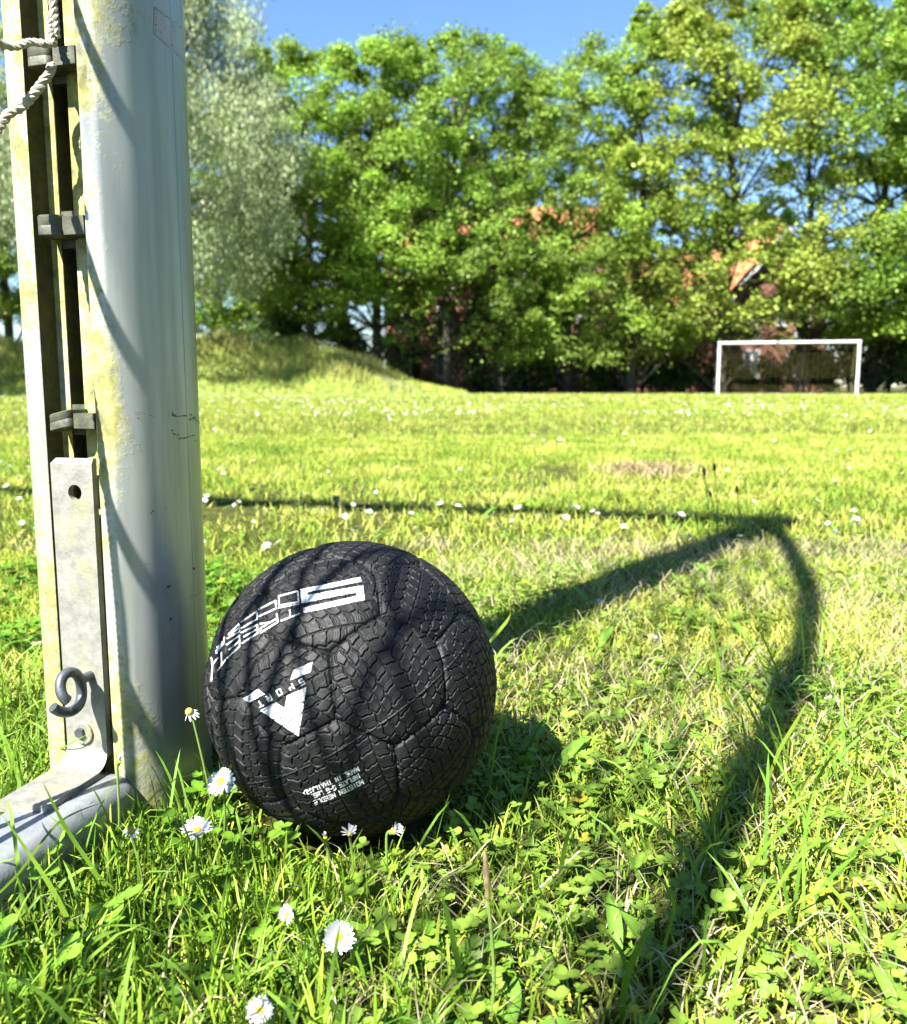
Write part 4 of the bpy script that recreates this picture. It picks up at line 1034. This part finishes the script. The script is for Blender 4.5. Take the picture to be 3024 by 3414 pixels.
mids = [(1198, 1203, 1.33, .0082, 'open daisy in the dark shadow stripe right of the ball'), (1303, 1273, 1.17, .0080, 'lone open daisy in the sunlit grass inside the shadow loop'), (1660, 1400, .92, .0085, 'ragged white daisy right of the curved shadow'),
        (1205, 1632, .68, .0055, 'small half hidden daisy in the clover right of the ball shadow'), (38, 996, 2.6, .010, 'white daisy at the left edge beside the long thin shadow'), (72, 1285, 1.12, .0075, 'daisy in the grass just left of the goal post')]
for i_, (x, y, Yd, rad, lab) in enumerate(mids):
    p_ = at(x, y, Yd); z = max(p_[2], .012)
    place_daisy('daisy', x, y, Yd, rad, (.0, -.35, 1.), (p_[0], p_[1], -.01), lab, 13, .15, 20 + i_)
# many small ones over the field: copies of three low-detail heads
r = np.random.default_rng(77); protos = []
for k in range(3):
    P, D = daisy_meshes(.011, 11, .10, 60 + k); nv = len(P.v); nf_ = len(P.f); P.v += D.v; P.f += [[a_ + nv for a_ in f_] for f_ in D.f]
    st = MB(); st.tube([(0, 0, -.035), (0, 0, 0)], .001, 4); n2 = len(P.v); P.v += st.v; P.f += [[a_ + n2 for a_ in f_] for f_ in st.f]
    me = bpy.data.meshes.new('lawn_daisy'); me.from_pydata(P.v, [], P.f)
    for mt in (M_PETAL, M_YEL, M_STEM): me.materials.append(mt)
    me.polygons.foreach_set('material_index', [0] * nf_ + [1] * len(D.f) + [2] * len(st.f)); me.update(); protos.append(me)
cnt = 0
while cnt < 280:
    Yd = r.uniform(1.0, 1) * (1.7 * (8.5 / 1.7) ** (r.random() ** .8)); Xd = r.uniform(-.55, .55) * Yd
    if vnoise(np.array(Xd), np.array(Yd), 1.3, 61) < .25 + .3 * r.random(): continue
    if blocked(np.array([Xd]), np.array([Yd]), .03)[0]: continue
    o = bpy.data.objects.new('daisy', protos[cnt % 3]); COL.objects.link(o)
    s_ = r.uniform(.55, 1.0) * (1 + .03 * Yd); o.location = (Xd, Yd, r.uniform(.030, .046) * (1 + .03 * Yd)); o.scale = (s_,) * 3
    o.rotation_euler = (r.normal(.35, .25), r.normal(0, .25), r.uniform(0, 6.28))
    tag(o, 'little white daisy dotted in the open lawn between the ball and the trees', 'daisy', 'small daisies dotted over the lawn'); cnt += 1

r = np.random.default_rng(78); N = 1500; Y = 8.5 * (34 / 8.5) ** r.random(N); X = r.uniform(-.6, .6, N) * Y
k = vnoise(X, Y, 1.6, 62) > .25 + .35 * r.random(N); X, Y = X[k], Y[k]; N = len(X); a_ = np.linspace(0, 2 * math.pi, 7)[:-1]; rr_ = r.uniform(.006, .011, N) * (1 + .02 * Y); tl = r.uniform(.2, .7, N)
V = np.zeros((N, 7, 3)); V[:, :6, 0] = X[:, None] + rr_[:, None] * np.cos(a_); V[:, :6, 1] = Y[:, None] + rr_[:, None] * np.sin(a_) * np.cos(tl)[:, None]; V[:, :6, 2] = (.05 + .0012 * Y)[:, None] + rr_[:, None] * np.sin(a_) * np.sin(tl)[:, None]; V[:, 6] = np.stack([X, Y, .05 + .0012 * Y - .003], -1)
F = ((np.arange(N) * 7)[:, None, None] + np.array([[6, q, (q + 1) % 6] for q in range(6)])[None]).reshape(-1, 3)
tag(link('far_daisies', mesh_np('far_daisies', V.reshape(-1, 3), F, M_PETAL)), 'countless tiny white daisies speckling the far half of the field', 'daisies', kind='stuff')
# plantain stalks and seed stalks
def stalk(name, head, base, Y, hl, hr, label, mat=None, cat='plantain', sr=.0011, group=None):
    h_ = Vector(at(*head, Y)); b_ = Vector(at(*base, Y)); b_.z = 0 if base[1] < 2100 else b_.z
    root = empty(name, tuple(b_), label=label, cat=cat, group=group); d = (h_ - b_); mid_ = d * .5 + Vector((.004, 0, 0))
    mbx = MB(); mbx.tube(spl([Vector((0, 0, 0)), mid_, d], 6), sr, 7); mbx.build('stem', M_STEM, root, True, local=True)
    u = (d - mid_).normalized(); mbx = MB(); q = [d - u * .001 + u * hl * t for t in np.linspace(0, 1, 9)]
    mbx.tube(q, [hr * (.3 + math.sin(math.pi * min(1, t * 1.02)) ** .6 * .8) * (1 + .18 * ((i_ % 2) * 2 - 1)) for i_, t in enumerate(np.linspace(0, 1, 9))], 9); mbx.build('seed_head', mat or M_DARKHEAD, root, True, local=True)
    return root
sg = 'plantain stalks rising from the shadow corner'
stalk('plantain', (1407, 950), (1416, 1085), 1.98, .022, .0034, 'tall plantain stalk, first of the close pair at the shadow corner', group=sg)
stalk('plantain', (1427, 940), (1431, 1110), 1.90, .018, .0030, 'tall plantain stalk, second of the close pair at the shadow corner', group=sg)
stalk('plantain', (1472, 985), (1474, 1070), 2.05, .020, .0030, 'shorter plantain stalk just right of the close pair', group=sg)
stalk('plantain', (1419, 990), (1432, 1090), 1.95, .012, .0030, 'bent low plantain head between the close pair of stalks', group=sg)
stalk('plantain', (1090, 968), (1110, 1010), 2.75, .016, .004, 'small dark plantain head behind the long thin shadow', group=sg)
stalk('plantain', (709, 875), (706, 905), 5.0, .03, .007, 'single dark plantain head far out above the ball', group=sg)
stalk('grass_stalk', (975, 1800), (968, 2120), .445, .030, .0016, 'upright grass stalk with pale brown seed head in front of the clover', M_BROWN, 'seed stalk', .0010)
stalk('grass_stalk', (1527, 1770), (1545, 1830), .56, .010, .0022, 'short grass stalk with pale green seed head on the curved shadow', M_BROWN, 'seed stalk', .0006)

# ------------------------------------------------------------------ trees
def foliage(cl, per, ls, r, cols, flat=.42, droop=0., vert=False, stray=0.):
    """cl: (n,4) clump centres + radius; per: leaves per clump"""
    n_ = len(cl); N = n_ * per; ci = np.repeat(np.arange(n_), per)
    d = r.normal(size=(N, 3)); d /= np.linalg.norm(d, axis=1)[:, None]; rad = r.random(N) ** .5; rad = np.where(r.random(N) < stray, rad * r.uniform(1., 1.7, N), rad)
    P = cl[ci, :3] + d * rad[:, None] * cl[ci, 3:4] * np.array([1, 1, flat])
    P[:, 2] -= droop * (np.hypot(d[:, 0], d[:, 1]) * rad) ** 2 * cl[ci, 3]
    nrm = r.normal(size=(N, 3)) * .75 + np.array([0, 0, 1.0]) + d * .5
    if vert: nrm = r.normal(size=(N, 3)) + np.array([0, 0, .3])
    nrm /= np.linalg.norm(nrm, axis=1)[:, None]
    e1 = np.cross(nrm, r.normal(size=(N, 3))); e1 /= np.linalg.norm(e1, axis=1)[:, None]; e2 = np.cross(nrm, e1)
    if vert:
        e1 = np.tile(np.array([0, 0, -1.0]), (N, 1)) + r.normal(size=(N, 3)) * .35; e1 /= np.linalg.norm(e1, axis=1)[:, None]; e2 = np.cross(nrm, e1); e2 /= np.linalg.norm(e2, axis=1)[:, None]
    L = ls * r.uniform(.7, 1.25, N); W = L * (.72 if not vert else .32)
    a_ = L[:, None] * e1 * .5; b_ = W[:, None] * e2 * .5
    V = np.stack([P - a_, P + b_ - a_ * .1, P + a_, P - b_ - a_ * .1], 1).reshape(-1, 3); F = np.arange(N * 4).reshape(-1, 4)
    cc = cols[ci] * r.uniform(.75, 1.25, (N, 1)); return V, F, np.repeat(cc, 4, 0)
GAPS = [(1085, 438, 75, 30, .72), (925, 605, 34, 32, .9), (742, 640, 40, 42, .92), (860, 680, 75, 55, .93), (1494, 566, 48, 44, .97), (1575, 660, 75, 42, .62), (1400, 600, 50, 50, .65), (1290, 560, 36, 50, .45), (1415, 720, 34, 50, .9), (1650, 395, 105, 48, .78), (1480, 360, 60, 38, .7), (1560, 480, 60, 26, .6),
        (1700, 280, 50, 30, .6), (1330, 235, 40, 26, .6), (1290, 345, 34, 24, .55), (1500, 210, 60, 18, .4), (1720, 500, 45, 30, .5), (1130, 330, 40, 26, .55), (1000, 320, 30, 20, .5), (455, 590, 24, 34, .7), (640, 560, 60, 12, .7), (830, 480, 40, 18, .5), (1600, 330, 60, 26, .6), (970, 690, 30, 60, .6)]
def cull(P, root_loc, rot, scl, r):
    ca, sa = math.cos(rot), math.sin(rot); x = P[:, 0] * scl[0]; y = P[:, 1] * scl[1]
    W = np.stack([root_loc[0] + ca * x - sa * y, root_loc[1] + sa * x + ca * y, root_loc[2] + P[:, 2] * scl[2]], -1)
    px, py = proj_full(W); px = px / 1.6698; py = py / 1.6698
    wob = .55 * (vnoise(px, py, 22, 81) - .5) * 2 + .3 * (vnoise(px, py, 9, 82) - .5) * 2; keep = np.ones(len(P), bool)
    for gx, gy, ax_, ay_, pr in GAPS:
        d = np.hypot((px - gx) / ax_, (py - gy) / ay_) + wob; keep &= ~((d < 1.05) & (r.random(len(P)) < pr))
    holes = (vnoise(px, py, 24, 83) * .6 + vnoise(px, py, 11, 84) * .4 > .655) & (px > 1230) & (py > 140) & (py < 540); keep &= ~(holes & (r.random(len(P)) < .88))
    holes = (vnoise(px, py, 24, 83) * .6 + vnoise(px, py, 11, 84) * .4 > .68) & (px > 560) & (px <= 1230) & (py > 150) & (py < 700); keep &= ~(holes & (r.random(len(P)) < .8))
    return keep
def maple(seed, Ht, Rc, root_loc, rot, scl, base=2.4, per=430, nc=170, ls=.145, hue=0.):
    r = np.random.default_rng(seed); T = MB()
    bendx = r.normal(0, .25, 8); zt_ = np.linspace(0, Ht * .86, 8)
    tp = [Vector((bendx[i_] * .5 * i_ / 3, r.normal(0, .12) * i_ / 3, z)) for i_, z in enumerate(zt_)]
    T.tube(tp, list(np.linspace(.24, .05, 8)), 9)
    cl = []
    for k in range(nc):
        f_ = (k + r.random()) / nc * (1 if k % 4 else r.random()); z = base + (Ht - base) * (f_ ** .85) 
        env = Rc * math.sqrt(max(.05, 1 - ((f_ - .42) / .64) ** 2)) * (1 if f_ > .08 else .8)
        a_ = r.uniform(0, 2 * math.pi); rr_ = env * (.35 + .65 * r.random() ** .5)
        rad = r.uniform(.45, 1.45) * (1 - .3 * f_) 
        c_ = (math.cos(a_) * rr_, math.sin(a_) * rr_, min(z, Ht - .4) - .10 * rr_ + r.normal(0, .25)); cl.append((*c_, rad))
        if k % 2 == 0:
            i_ = min(6, int(max(0, (c_[2] - 1.2)) / (Ht * .86) * 7)); s0 = tp[i_]; e = Vector(c_)
            T.tube([s0, s0.lerp(e, .5) + Vector((0, 0, .25)), e], [.05, .03, .012], 5)
    for k in range(6):                                             # shoots that break the outline at the top
        a_ = r.uniform(0, 6.28); rr_ = r.uniform(0, Rc * .65); z0 = Ht - .6 - rr_ * .35
        for j_ in range(3): cl.append((math.cos(a_) * rr_, math.sin(a_) * rr_, z0 + .35 * j_, .34 - .08 * j_))
    cl = np.array(cl); base_c = np.array([.30, .44, .045]) * (1 - hue) + hue * np.array([.40, .48, .06])
    base_c = base_c * r.uniform(.86, 1.12) * r.uniform([.82, .95, .8], [1.05, 1.03, 1.6])
    cols = base_c * r.uniform(.7, 1.35, (len(cl), 1)) + r.random((len(cl), 1)) * np.array([.03, .03, 0])
    V, F, C = foliage(cl, per, ls, r, cols, .55, .25, stray=.42)
    kp = cull(V[::4], root_loc, rot, scl, r); kk = np.repeat(kp, 4); V = V[kk]; C = C[kk]; F = np.arange(len(V)).reshape(-1, 4)
    return T.mesh('trunk', M_BARK, True), mesh_np('crown', V, F, M_LEAF, C)
TS = [(101, 16.5, 5.2, 205, 0.), (102, 16.0, 4.9, 205, 0.), (103, 17.0, 5.4, 220, .15), (104, 15.0, 4.6, 200, .8)]
SEED = [0]
def tree(x, Y, toppx, kind, label, rot=0., z0=0., nc=None, base=2.4, group='row of leafy trees along the far edge of the field', name='maple_tree', sxy=1., protos_=None):
    top = at(x, toppx, Y)[2]; Ht = [16.5, 16.0, 17.0, 15.0][kind]; X = at(x, 700, Y)[0]
    root = empty(name, (X, Y, z0), label=label, cat='tree', group=group)
    s_ = (top - z0) / Ht; root.scale = (sxy, sxy, s_); root.rotation_euler = (0, 0, rot)
    SEED[0] += 1; sd, _, rc_, n_, hu = TS[kind]
    for nm_, me in zip(('trunk', 'crown'), maple(sd + 10 * SEED[0], Ht, rc_, (X, Y, z0), rot, (sxy, sxy, s_), base=base, nc=nc or n_, hue=hu)):
        o = bpy.data.objects.new(nm_, me); COL.objects.link(o); o.parent = root
    return root
mh_ = lambda x, Y: float(mound_h(np.array(at(x, 700, Y)[0]), np.array(Y)))
front = [(620, 43, 110, 1, 'leafy green tree on the mound, first to the right of the silvery willow', .3, 1.0), (752, 42, 95, 0, 'round topped green tree, second to the right of the silvery willow', 1.9, 1.0), (890, 42, 72, 2, 'green tree whose crown peaks left of the notch of sky', 4.1, .95),
         (1000, 43, 120, 1, 'narrow green tree ending at the notch of sky', 2.2, .75), (1135, 43, 150, 0, 'green tree just right of the notch of sky, roof behind it', 5.0, .9), (1262, 42, 40, 2, 'tall green tree with spiky shoots left of the yellowish one', .9, .95),
         (1440, 41, -10, 3, 'yellowish leaved tree whose crown fills the top above the far goal', 2.6, 1.2), (1600, 42, -30, 0, 'tall green tree standing straight behind the far goal', 3.3, 1.0), (1745, 43, 12, 2, 'green tree at the right edge, dark beneath', 1.2, 1.05), (1900, 42, -20, 1, 'green tree partly cut by the right edge of the frame', 0.5, 1.0)]
for x, Y, tp_, k, lab, rot, sx in front: tree(x, Y, tp_, k, lab, rot, mh_(x, Y) if x < 800 else 0, sxy=sx, nc=185 if 1200 < x < 1700 else None, base=2.6 if x > 1200 else (3.8 if x < 700 else 2.3))
for x, Y, tp_, k, lab, rot in [(430, 50, 240, 1, 'dark tree on the mound behind the willow', 1.), (560, 51, 330, 0, 'dark tree deep in the shade behind the mound', 2.), (690, 52, 300, 2, 'shaded tree glimpsed under the second crown', 3.), (20, 48, 60, 2, 'dark leafy tree seen left of the goal post', 4.), (-150, 46, 10, 0, 'tree cut by the left edge behind the post', 5.)]:
    tree(x, Y, tp_, k, lab, rot, mh_(x, Y), group='darker trees behind the front row')
for x, Y, tp_, k, lab, rot in [(830, 52, 260, 0, 'dark tree behind the second and third crowns from the willow', 1.4), (960, 53, 300, 3, 'dark tree behind the notch of sky, left side', 2.6), (1240, 53, 300, 2, 'dark tree behind the spiky topped one', 3.9), (1860, 52, 200, 0, 'dark tree behind the right edge trees', .8)]:
    tree(x, Y, tp_, k, lab, rot, 0, group='darker trees behind the front row')
# unseen trees added to green the post's reflection; the left one shades the mound
SIDE = maple(900, 16.5, 5.4, (0, -500, 0), 0, (1, 1, 1))
for i_, (X_, Y_) in enumerate([(30, 22), (32, 10), (30, -2), (28, -14), (20, -24), (9, -30), (36, 34), (-23, 28)]):
    root = empty('maple_tree', (X_, Y_, 0), label='%s leafy tree added outside the view for reflection and shade' % ('first', 'second', 'third', 'fourth', 'fifth', 'sixth', 'seventh', 'eighth', 'ninth', 'tenth')[i_], cat='tree', group='unseen trees added around the field'); root.rotation_euler = (0, 0, i_ * 1.3)
    for nm_, me in zip(('trunk', 'crown'), SIDE):
        o = bpy.data.objects.new(nm_, me); COL.objects.link(o); o.parent = root
# the silvery willow
def willow(x, Y, top_y, label, seed, Rw):
    r = np.random.default_rng(seed); z0 = mh_(x, Y); X = at(x, 700, Y)[0]; Ht = at(x, top_y, Y)[2] - z0; T = MB()
    T.tube([(0, 0, -.2), (.1, 0, Ht * .25), (-.1, .1, Ht * .5), (0, 0, Ht * .8)], [.38, .3, .2, .06], 10); cl = []
    for k in range(190):
        f_ = r.random() ** .8; z = 2.6 + (Ht - 2.6) * f_; env = Rw * math.sin(math.pi * min(1, f_ * .78 + .20)) ** .5; a_ = r.uniform(0, 6.28); rr_ = env * (.3 + .7 * r.random() ** .45)
        cl.append((math.cos(a_) * rr_, math.sin(a_) * rr_, z, r.uniform(.6, 1.05)))
        if k % 5 == 0: T.tube([(0, 0, min(z * .6, Ht * .7)), (math.cos(a_) * rr_ * .5, math.sin(a_) * rr_ * .5, z * .85), (math.cos(a_) * rr_, math.sin(a_) * rr_, z)], [.10, .06, .02], 5)
    cl = np.array(cl); cols = np.array([.38, .47, .23]) * r.uniform(.7, 1.25, (len(cl), 1))
    V, F, C = foliage(cl, 520, .17, r, cols, 1.35, 0, True, stray=.3)
    root = empty('willow_tree', (X, Y, z0), label=label, cat='tree'); 
    for nm_, me in (('trunk', T.mesh('trunk', M_BARK, True)), ('crown', mesh_np('willow_crown', V, F, M_LEAF, C))):
        o = bpy.data.objects.new(nm_, me); COL.objects.link(o); o.parent = root
willow(300, 33, -90, 'big silvery grey green willow on the mound behind the goal post', 201, 5.4)
# shrubs in the shade below the trees
def shrub_proto(seed):
    r = np.random.default_rng(seed); cl = []
    for k in range(26):
        a_ = r.uniform(0, 6.28); q = r.random() ** .5 * 1.25; cl.append((math.cos(a_) * q, math.sin(a_) * q * .8, r.uniform(.3, 2.1 - .7 * q), r.uniform(.35, .6)))
    T = MB()
    for k in range(7):
        a_ = r.uniform(0, 6.28); T.tube([(0, 0, 0), (math.cos(a_) * .3, math.sin(a_) * .3, .9), (math.cos(a_) * .8, math.sin(a_) * .6, 1.7)], [.04, .03, .01], 5)
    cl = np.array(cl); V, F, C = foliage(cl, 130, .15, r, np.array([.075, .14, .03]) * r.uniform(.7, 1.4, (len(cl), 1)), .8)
    return T.mesh('stems', M_BARK, True), mesh_np('shrub_leaves', V, F, M_LEAF, C)
SH = [shrub_proto(301), shrub_proto(302)]
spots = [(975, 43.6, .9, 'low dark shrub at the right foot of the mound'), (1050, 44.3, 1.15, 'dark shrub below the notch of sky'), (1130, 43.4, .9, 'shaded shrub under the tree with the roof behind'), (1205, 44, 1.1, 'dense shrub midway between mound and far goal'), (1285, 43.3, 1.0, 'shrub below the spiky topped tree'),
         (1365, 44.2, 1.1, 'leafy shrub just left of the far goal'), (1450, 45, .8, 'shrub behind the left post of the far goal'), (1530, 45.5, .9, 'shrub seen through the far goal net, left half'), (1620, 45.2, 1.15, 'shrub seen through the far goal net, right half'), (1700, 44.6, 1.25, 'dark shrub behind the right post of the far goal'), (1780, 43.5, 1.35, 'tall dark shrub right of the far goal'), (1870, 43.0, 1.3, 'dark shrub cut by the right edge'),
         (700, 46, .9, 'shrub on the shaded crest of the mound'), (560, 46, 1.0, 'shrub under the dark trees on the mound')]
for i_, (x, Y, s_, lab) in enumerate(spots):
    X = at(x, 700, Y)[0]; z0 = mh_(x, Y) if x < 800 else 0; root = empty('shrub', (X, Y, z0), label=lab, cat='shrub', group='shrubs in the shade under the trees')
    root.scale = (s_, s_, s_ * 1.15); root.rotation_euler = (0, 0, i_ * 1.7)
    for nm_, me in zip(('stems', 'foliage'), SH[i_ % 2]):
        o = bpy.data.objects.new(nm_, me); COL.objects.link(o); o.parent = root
# tall grass on the mound
r = np.random.default_rng(18); N = 26000
X = r.uniform(-26, 2.2, N); Y = r.uniform(30.3, 39, N); hh = mound_h(X, Y); cl_ = vnoise(X, Y, 1.0, 71)
k = hh > .02 + .1 * r.random(N); X, Y, hh, cl_ = X[k], Y[k], hh[k], cl_[k]; N = len(X)
tallf = sstep(32.3, 34.5, Y) * sstep(-1.0, -4.0, X) * cl_
c = np.array([.42, .50, .09]) * r.uniform(.7, 1.3, (N, 1)) * (1 - tallf[:, None]) + tallf[:, None] * np.array([.42, .42, .13]) * r.uniform(.6, 1.3, (N, 1))
V, F, C = blades(X, Y, hh, .14 + .60 * tallf + .08 * r.random(N), r.uniform(.022, .04, N), np.abs(r.normal(.15, .15, N)), np.abs(r.normal(.15, .2, N)), c, 2, c * 1.15, r=r)
tag(link('tall_grass', mesh_np('tall_grass', V, F, M_GRASS, C)), 'tall seeding grass with brown tops covering the mound', 'tall grass', kind='stuff')

# ------------------------------------------------------------------ far goal
fl = onz(1434, 788.5, 0); flx = at(1434, 760, 36.5); frx = at(1712, 760, 35.2)
fg = empty('football_goal', (flx[0], 36.5, 0), label='white goal far across the field before the dark trees', cat='goal')
A = np.array([flx[0], 36.5, 0]); B = np.array([frx[0], 35.2, 0]); ud = (B - A) / np.linalg.norm(B - A); bd = np.array([-ud[1], ud[0], 0]); Hh = 2.02
for q in (A, B):
    mb = MB(); mb.tube([q, q + np.array([0, 0, Hh - .06])], .06, 14); mb.build('post', M_WHITEP, fg, True)
mb = MB(); mb.tube([A - ud * .06 + np.array([0, 0, Hh]), B + ud * .06 + np.array([0, 0, Hh])], .06, 14); mb.build('crossbar', M_WHITEP, fg, True)
for q in (A, B):
    mb = MB(); mb.tube([q + np.array([0, 0, Hh - .05]) + bd * .05, q + bd * .8 + np.array([0, 0, Hh - .1]), q + bd * 1.15 + np.array([0, 0, 1.3]), q + bd * 1.4 + np.array([0, 0, .03])], .02, 8); mb.build('back_stay', M_NET, fg, True)
mb = MB(); mb.tube([A + bd * 1.4 + np.array([0, 0, .03]), B + bd * 1.4 + np.array([0, 0, .03])], .025, 8); mb.build('ground_bar', M_NET, fg, True)
W5 = np.linalg.norm(B - A); mb = MB()
for k in range(13):
    z = .12 + .125 * k; mb.tube([A + ud * (W5 * t) + bd * (1.38 - .12 * z) + np.array([0, 0, z + .035 * math.sin(t * 11 + k * .4) + .025 * math.sin(t * 23)]) for t in np.linspace(.02, .98, 30)], .0035, 4)
for k in range(26):
    t = (k + .5) / 26; mb.tube([A + ud * W5 * t + bd * 1.40 + np.array([0, 0, .05]), A + ud * W5 * t + bd * 1.15 + np.array([0, 0, 1.62]), A + ud * W5 * t + bd * .1 + np.array([0, 0, Hh - .03])], .0018, 4)
mb.build('net', M_NET, fg, True)

# ------------------------------------------------------------------ brick houses behind the trees
def house(name, label, org, rot, L, W, He, Hr, wins, gable_front=False, chim=True, boards=True):
    ca, sa = math.cos(rot), math.sin(rot)
    T_ = lambda x, y, z: (org[0] + ca * x - sa * y, org[1] + sa * x + ca * y, org[2] + z)
    root = empty(name, tuple(org), label=label, cat='house')
    def bx_(lo, hi, nm_, mt, par=root):
        mbx = MB(); mbx.box(lo, hi, T_); o = mbx.build(nm_, mt, par if par is root else None)
        if par is not root: o.parent = par
        return o
    # ridge along y (gable to the front) or along x
    mb = MB()
    if gable_front: V_ = [(0, 0, 0), (L, 0, 0), (L, W, 0), (0, W, 0), (0, 0, He), (L, 0, He), (L, W, He), (0, W, He), (L / 2, 0, Hr), (L / 2, W, Hr)]; F_ = [(0, 1, 5, 8, 4), (2, 3, 7, 9, 6), (1, 2, 6, 5), (3, 0, 4, 7), (4, 8, 9, 7), (5, 6, 9, 8)]
    else: V_ = [(0, 0, 0), (L, 0, 0), (L, W, 0), (0, W, 0), (0, 0, He), (L, 0, He), (L, W, He), (0, W, He), (0, W / 2, Hr), (L, W / 2, Hr)]; F_ = [(0, 1, 5, 4), (2, 3, 7, 6), (1, 2, 6, 9, 5), (3, 0, 4, 8, 7), (4, 5, 9, 8), (6, 7, 8, 9)]
    mb.add([T_(*v) for v in V_], F_); mb.build('wall', M_BRICK, root)
    mb = MB(); o_ = .35; th = .16; sl_ = (Hr - He) / ((L if gable_front else W) / 2)
    for sd in (0, 1):
        hw_ = (L if gable_front else W) / 2
        if sd == 0: ra = (-o_, He - o_ * sl_); rb = (hw_, Hr)
        else: ra = (2 * hw_ + o_, He - o_ * sl_); rb = (hw_, Hr)
        e0, e1_ = -o_, (W if gable_front else L) + o_
        vs = []
        for e in (e0, e1_):
            for (q, z) in (ra, rb):
                for dz in (.02, .02 + th): vs.append(T_(q, e, z + dz) if gable_front else T_(e, q, z + dz))
        mb.add(vs, [(0, 2, 3, 1), (4, 5, 7, 6), (1, 3, 7, 5), (0, 4, 6, 2), (0, 1, 5, 4)])
    roof = mb.build('roof', M_ROOF, root)
    if chim:
        mb = MB(); mb.box((L * .62, W * .45, Hr - 1.2), (L * .62 + .8, W * .45 + .8, Hr + 1.0), T_); o = mb.build('chimney', M_BRICK); o.parent = roof
    if boards and gable_front:
        for sd in (-1, 1):
            mb = MB(); x0, z0 = (-o_, He - o_ * sl_) if sd < 0 else (L + o_, He - o_ * sl_); y_ = -o_ - .06
            q = [(x0, z0 - .25), (L / 2, Hr - .25 + .0), (L / 2, Hr + .2), (x0, z0 + .2)]
            mb.add([T_(a_, y_, b_) for a_, b_ in q] + [T_(a_, y_ + .06, b_) for a_, b_ in q], [(0, 1, 2, 3), (7, 6, 5, 4), (3, 2, 6, 7), (0, 4, 5, 1)]); mb.build('bargeboard', M_WHITE, root)
    else:
        mb = MB(); mb.box((-.3, -o_ - .1, He - o_ * sl_ - .1), (L + .3, -o_ - .02, He - o_ * sl_ + .14), T_); mb.build('gutter', M_WHITE, root)
    for (wx, wz, ww, wh) in wins:
        mb = MB(); f_ = .09
        for lo, hi in (((wx, -.05, wz), (wx + f_, .0, wz + wh)), ((wx + ww - f_, -.05, wz), (wx + ww, .0, wz + wh)), ((wx + f_, -.05, wz), (wx + ww - f_, .0, wz + f_)), ((wx + f_, -.05, wz + wh - f_), (wx + ww - f_, .0, wz + wh)),
                       ((wx + ww / 2 - .04, -.052, wz + f_), (wx + ww / 2 + .04, .0, wz + wh - f_)), ((wx + f_, -.048, wz + wh * .6), (wx + ww - f_, .0, wz + wh * .6 + .06))): mb.box(lo, hi, T_)
        win = mb.build('window', M_WHITE, root)
        mb = MB(); mb.box((wx + f_, -.022, wz + f_), (wx + ww - f_, -.004, wz + wh - f_), T_); o = mb.build('pane', M_GLASS); o.parent = win
        o = MB(); o.box((wx - .1, -.12, wz - .09), (wx + ww + .1, .0, wz - .004), T_); s2 = o.build('sill', M_WHITE); s2.parent = win
        for q in (o,): pass
    return root
# children of a part keep world coordinates: the part sits at minus its parent's origin
Yh = 60.
x0 = at(770, 700, Yh)[0]; x1 = at(1215, 700, Yh)[0]
wins = [(1.0 + 2.3 * i_, z, 1.15, 1.6) for i_ in range(6) for z in (.9, 3.9, 6.6)]
h1 = house('brick_house', 'red brick house with orange tiled roof glimpsed behind the middle trees', (x0, Yh, 0), 0.05, x1 - x0, 10, 8.9, 12.6, wins)
Y2 = 54.; xa = at(1462, 700, Y2)[0]; xb = at(1705, 700, Y2)[0]
h2 = house('brick_house', 'brick house with white edged orange gable above the far goal', (xa, Y2 + .5, 0), .38, 7.2, 9, at(1470, 590, Y2)[2] + .2, at(1470, 590, Y2)[2] + 4.1, [(1.0, .9, 1.2, 1.6), (4.3, .9, 1.2, 1.6), (1.0, 3.1, 1.2, 1.4), (3.4, 4.0, .6, 1.6), (4.8, 3.1, 1.2, 1.4)], True)
Y3 = 57.; xc = at(1240, 700, Y3)[0]
h3 = house('brick_house', 'lower red brick house wing left of the white edged gable', (xc, Y3 + 2, 0), 0., at(1462, 700, Y3)[0] - xc, 7, 5.6, 8.6, [(.8 + 2.1 * i_, z, 1.1, 1.5) for i_ in range(3) for z in (.9, 3.6)], chim=False)
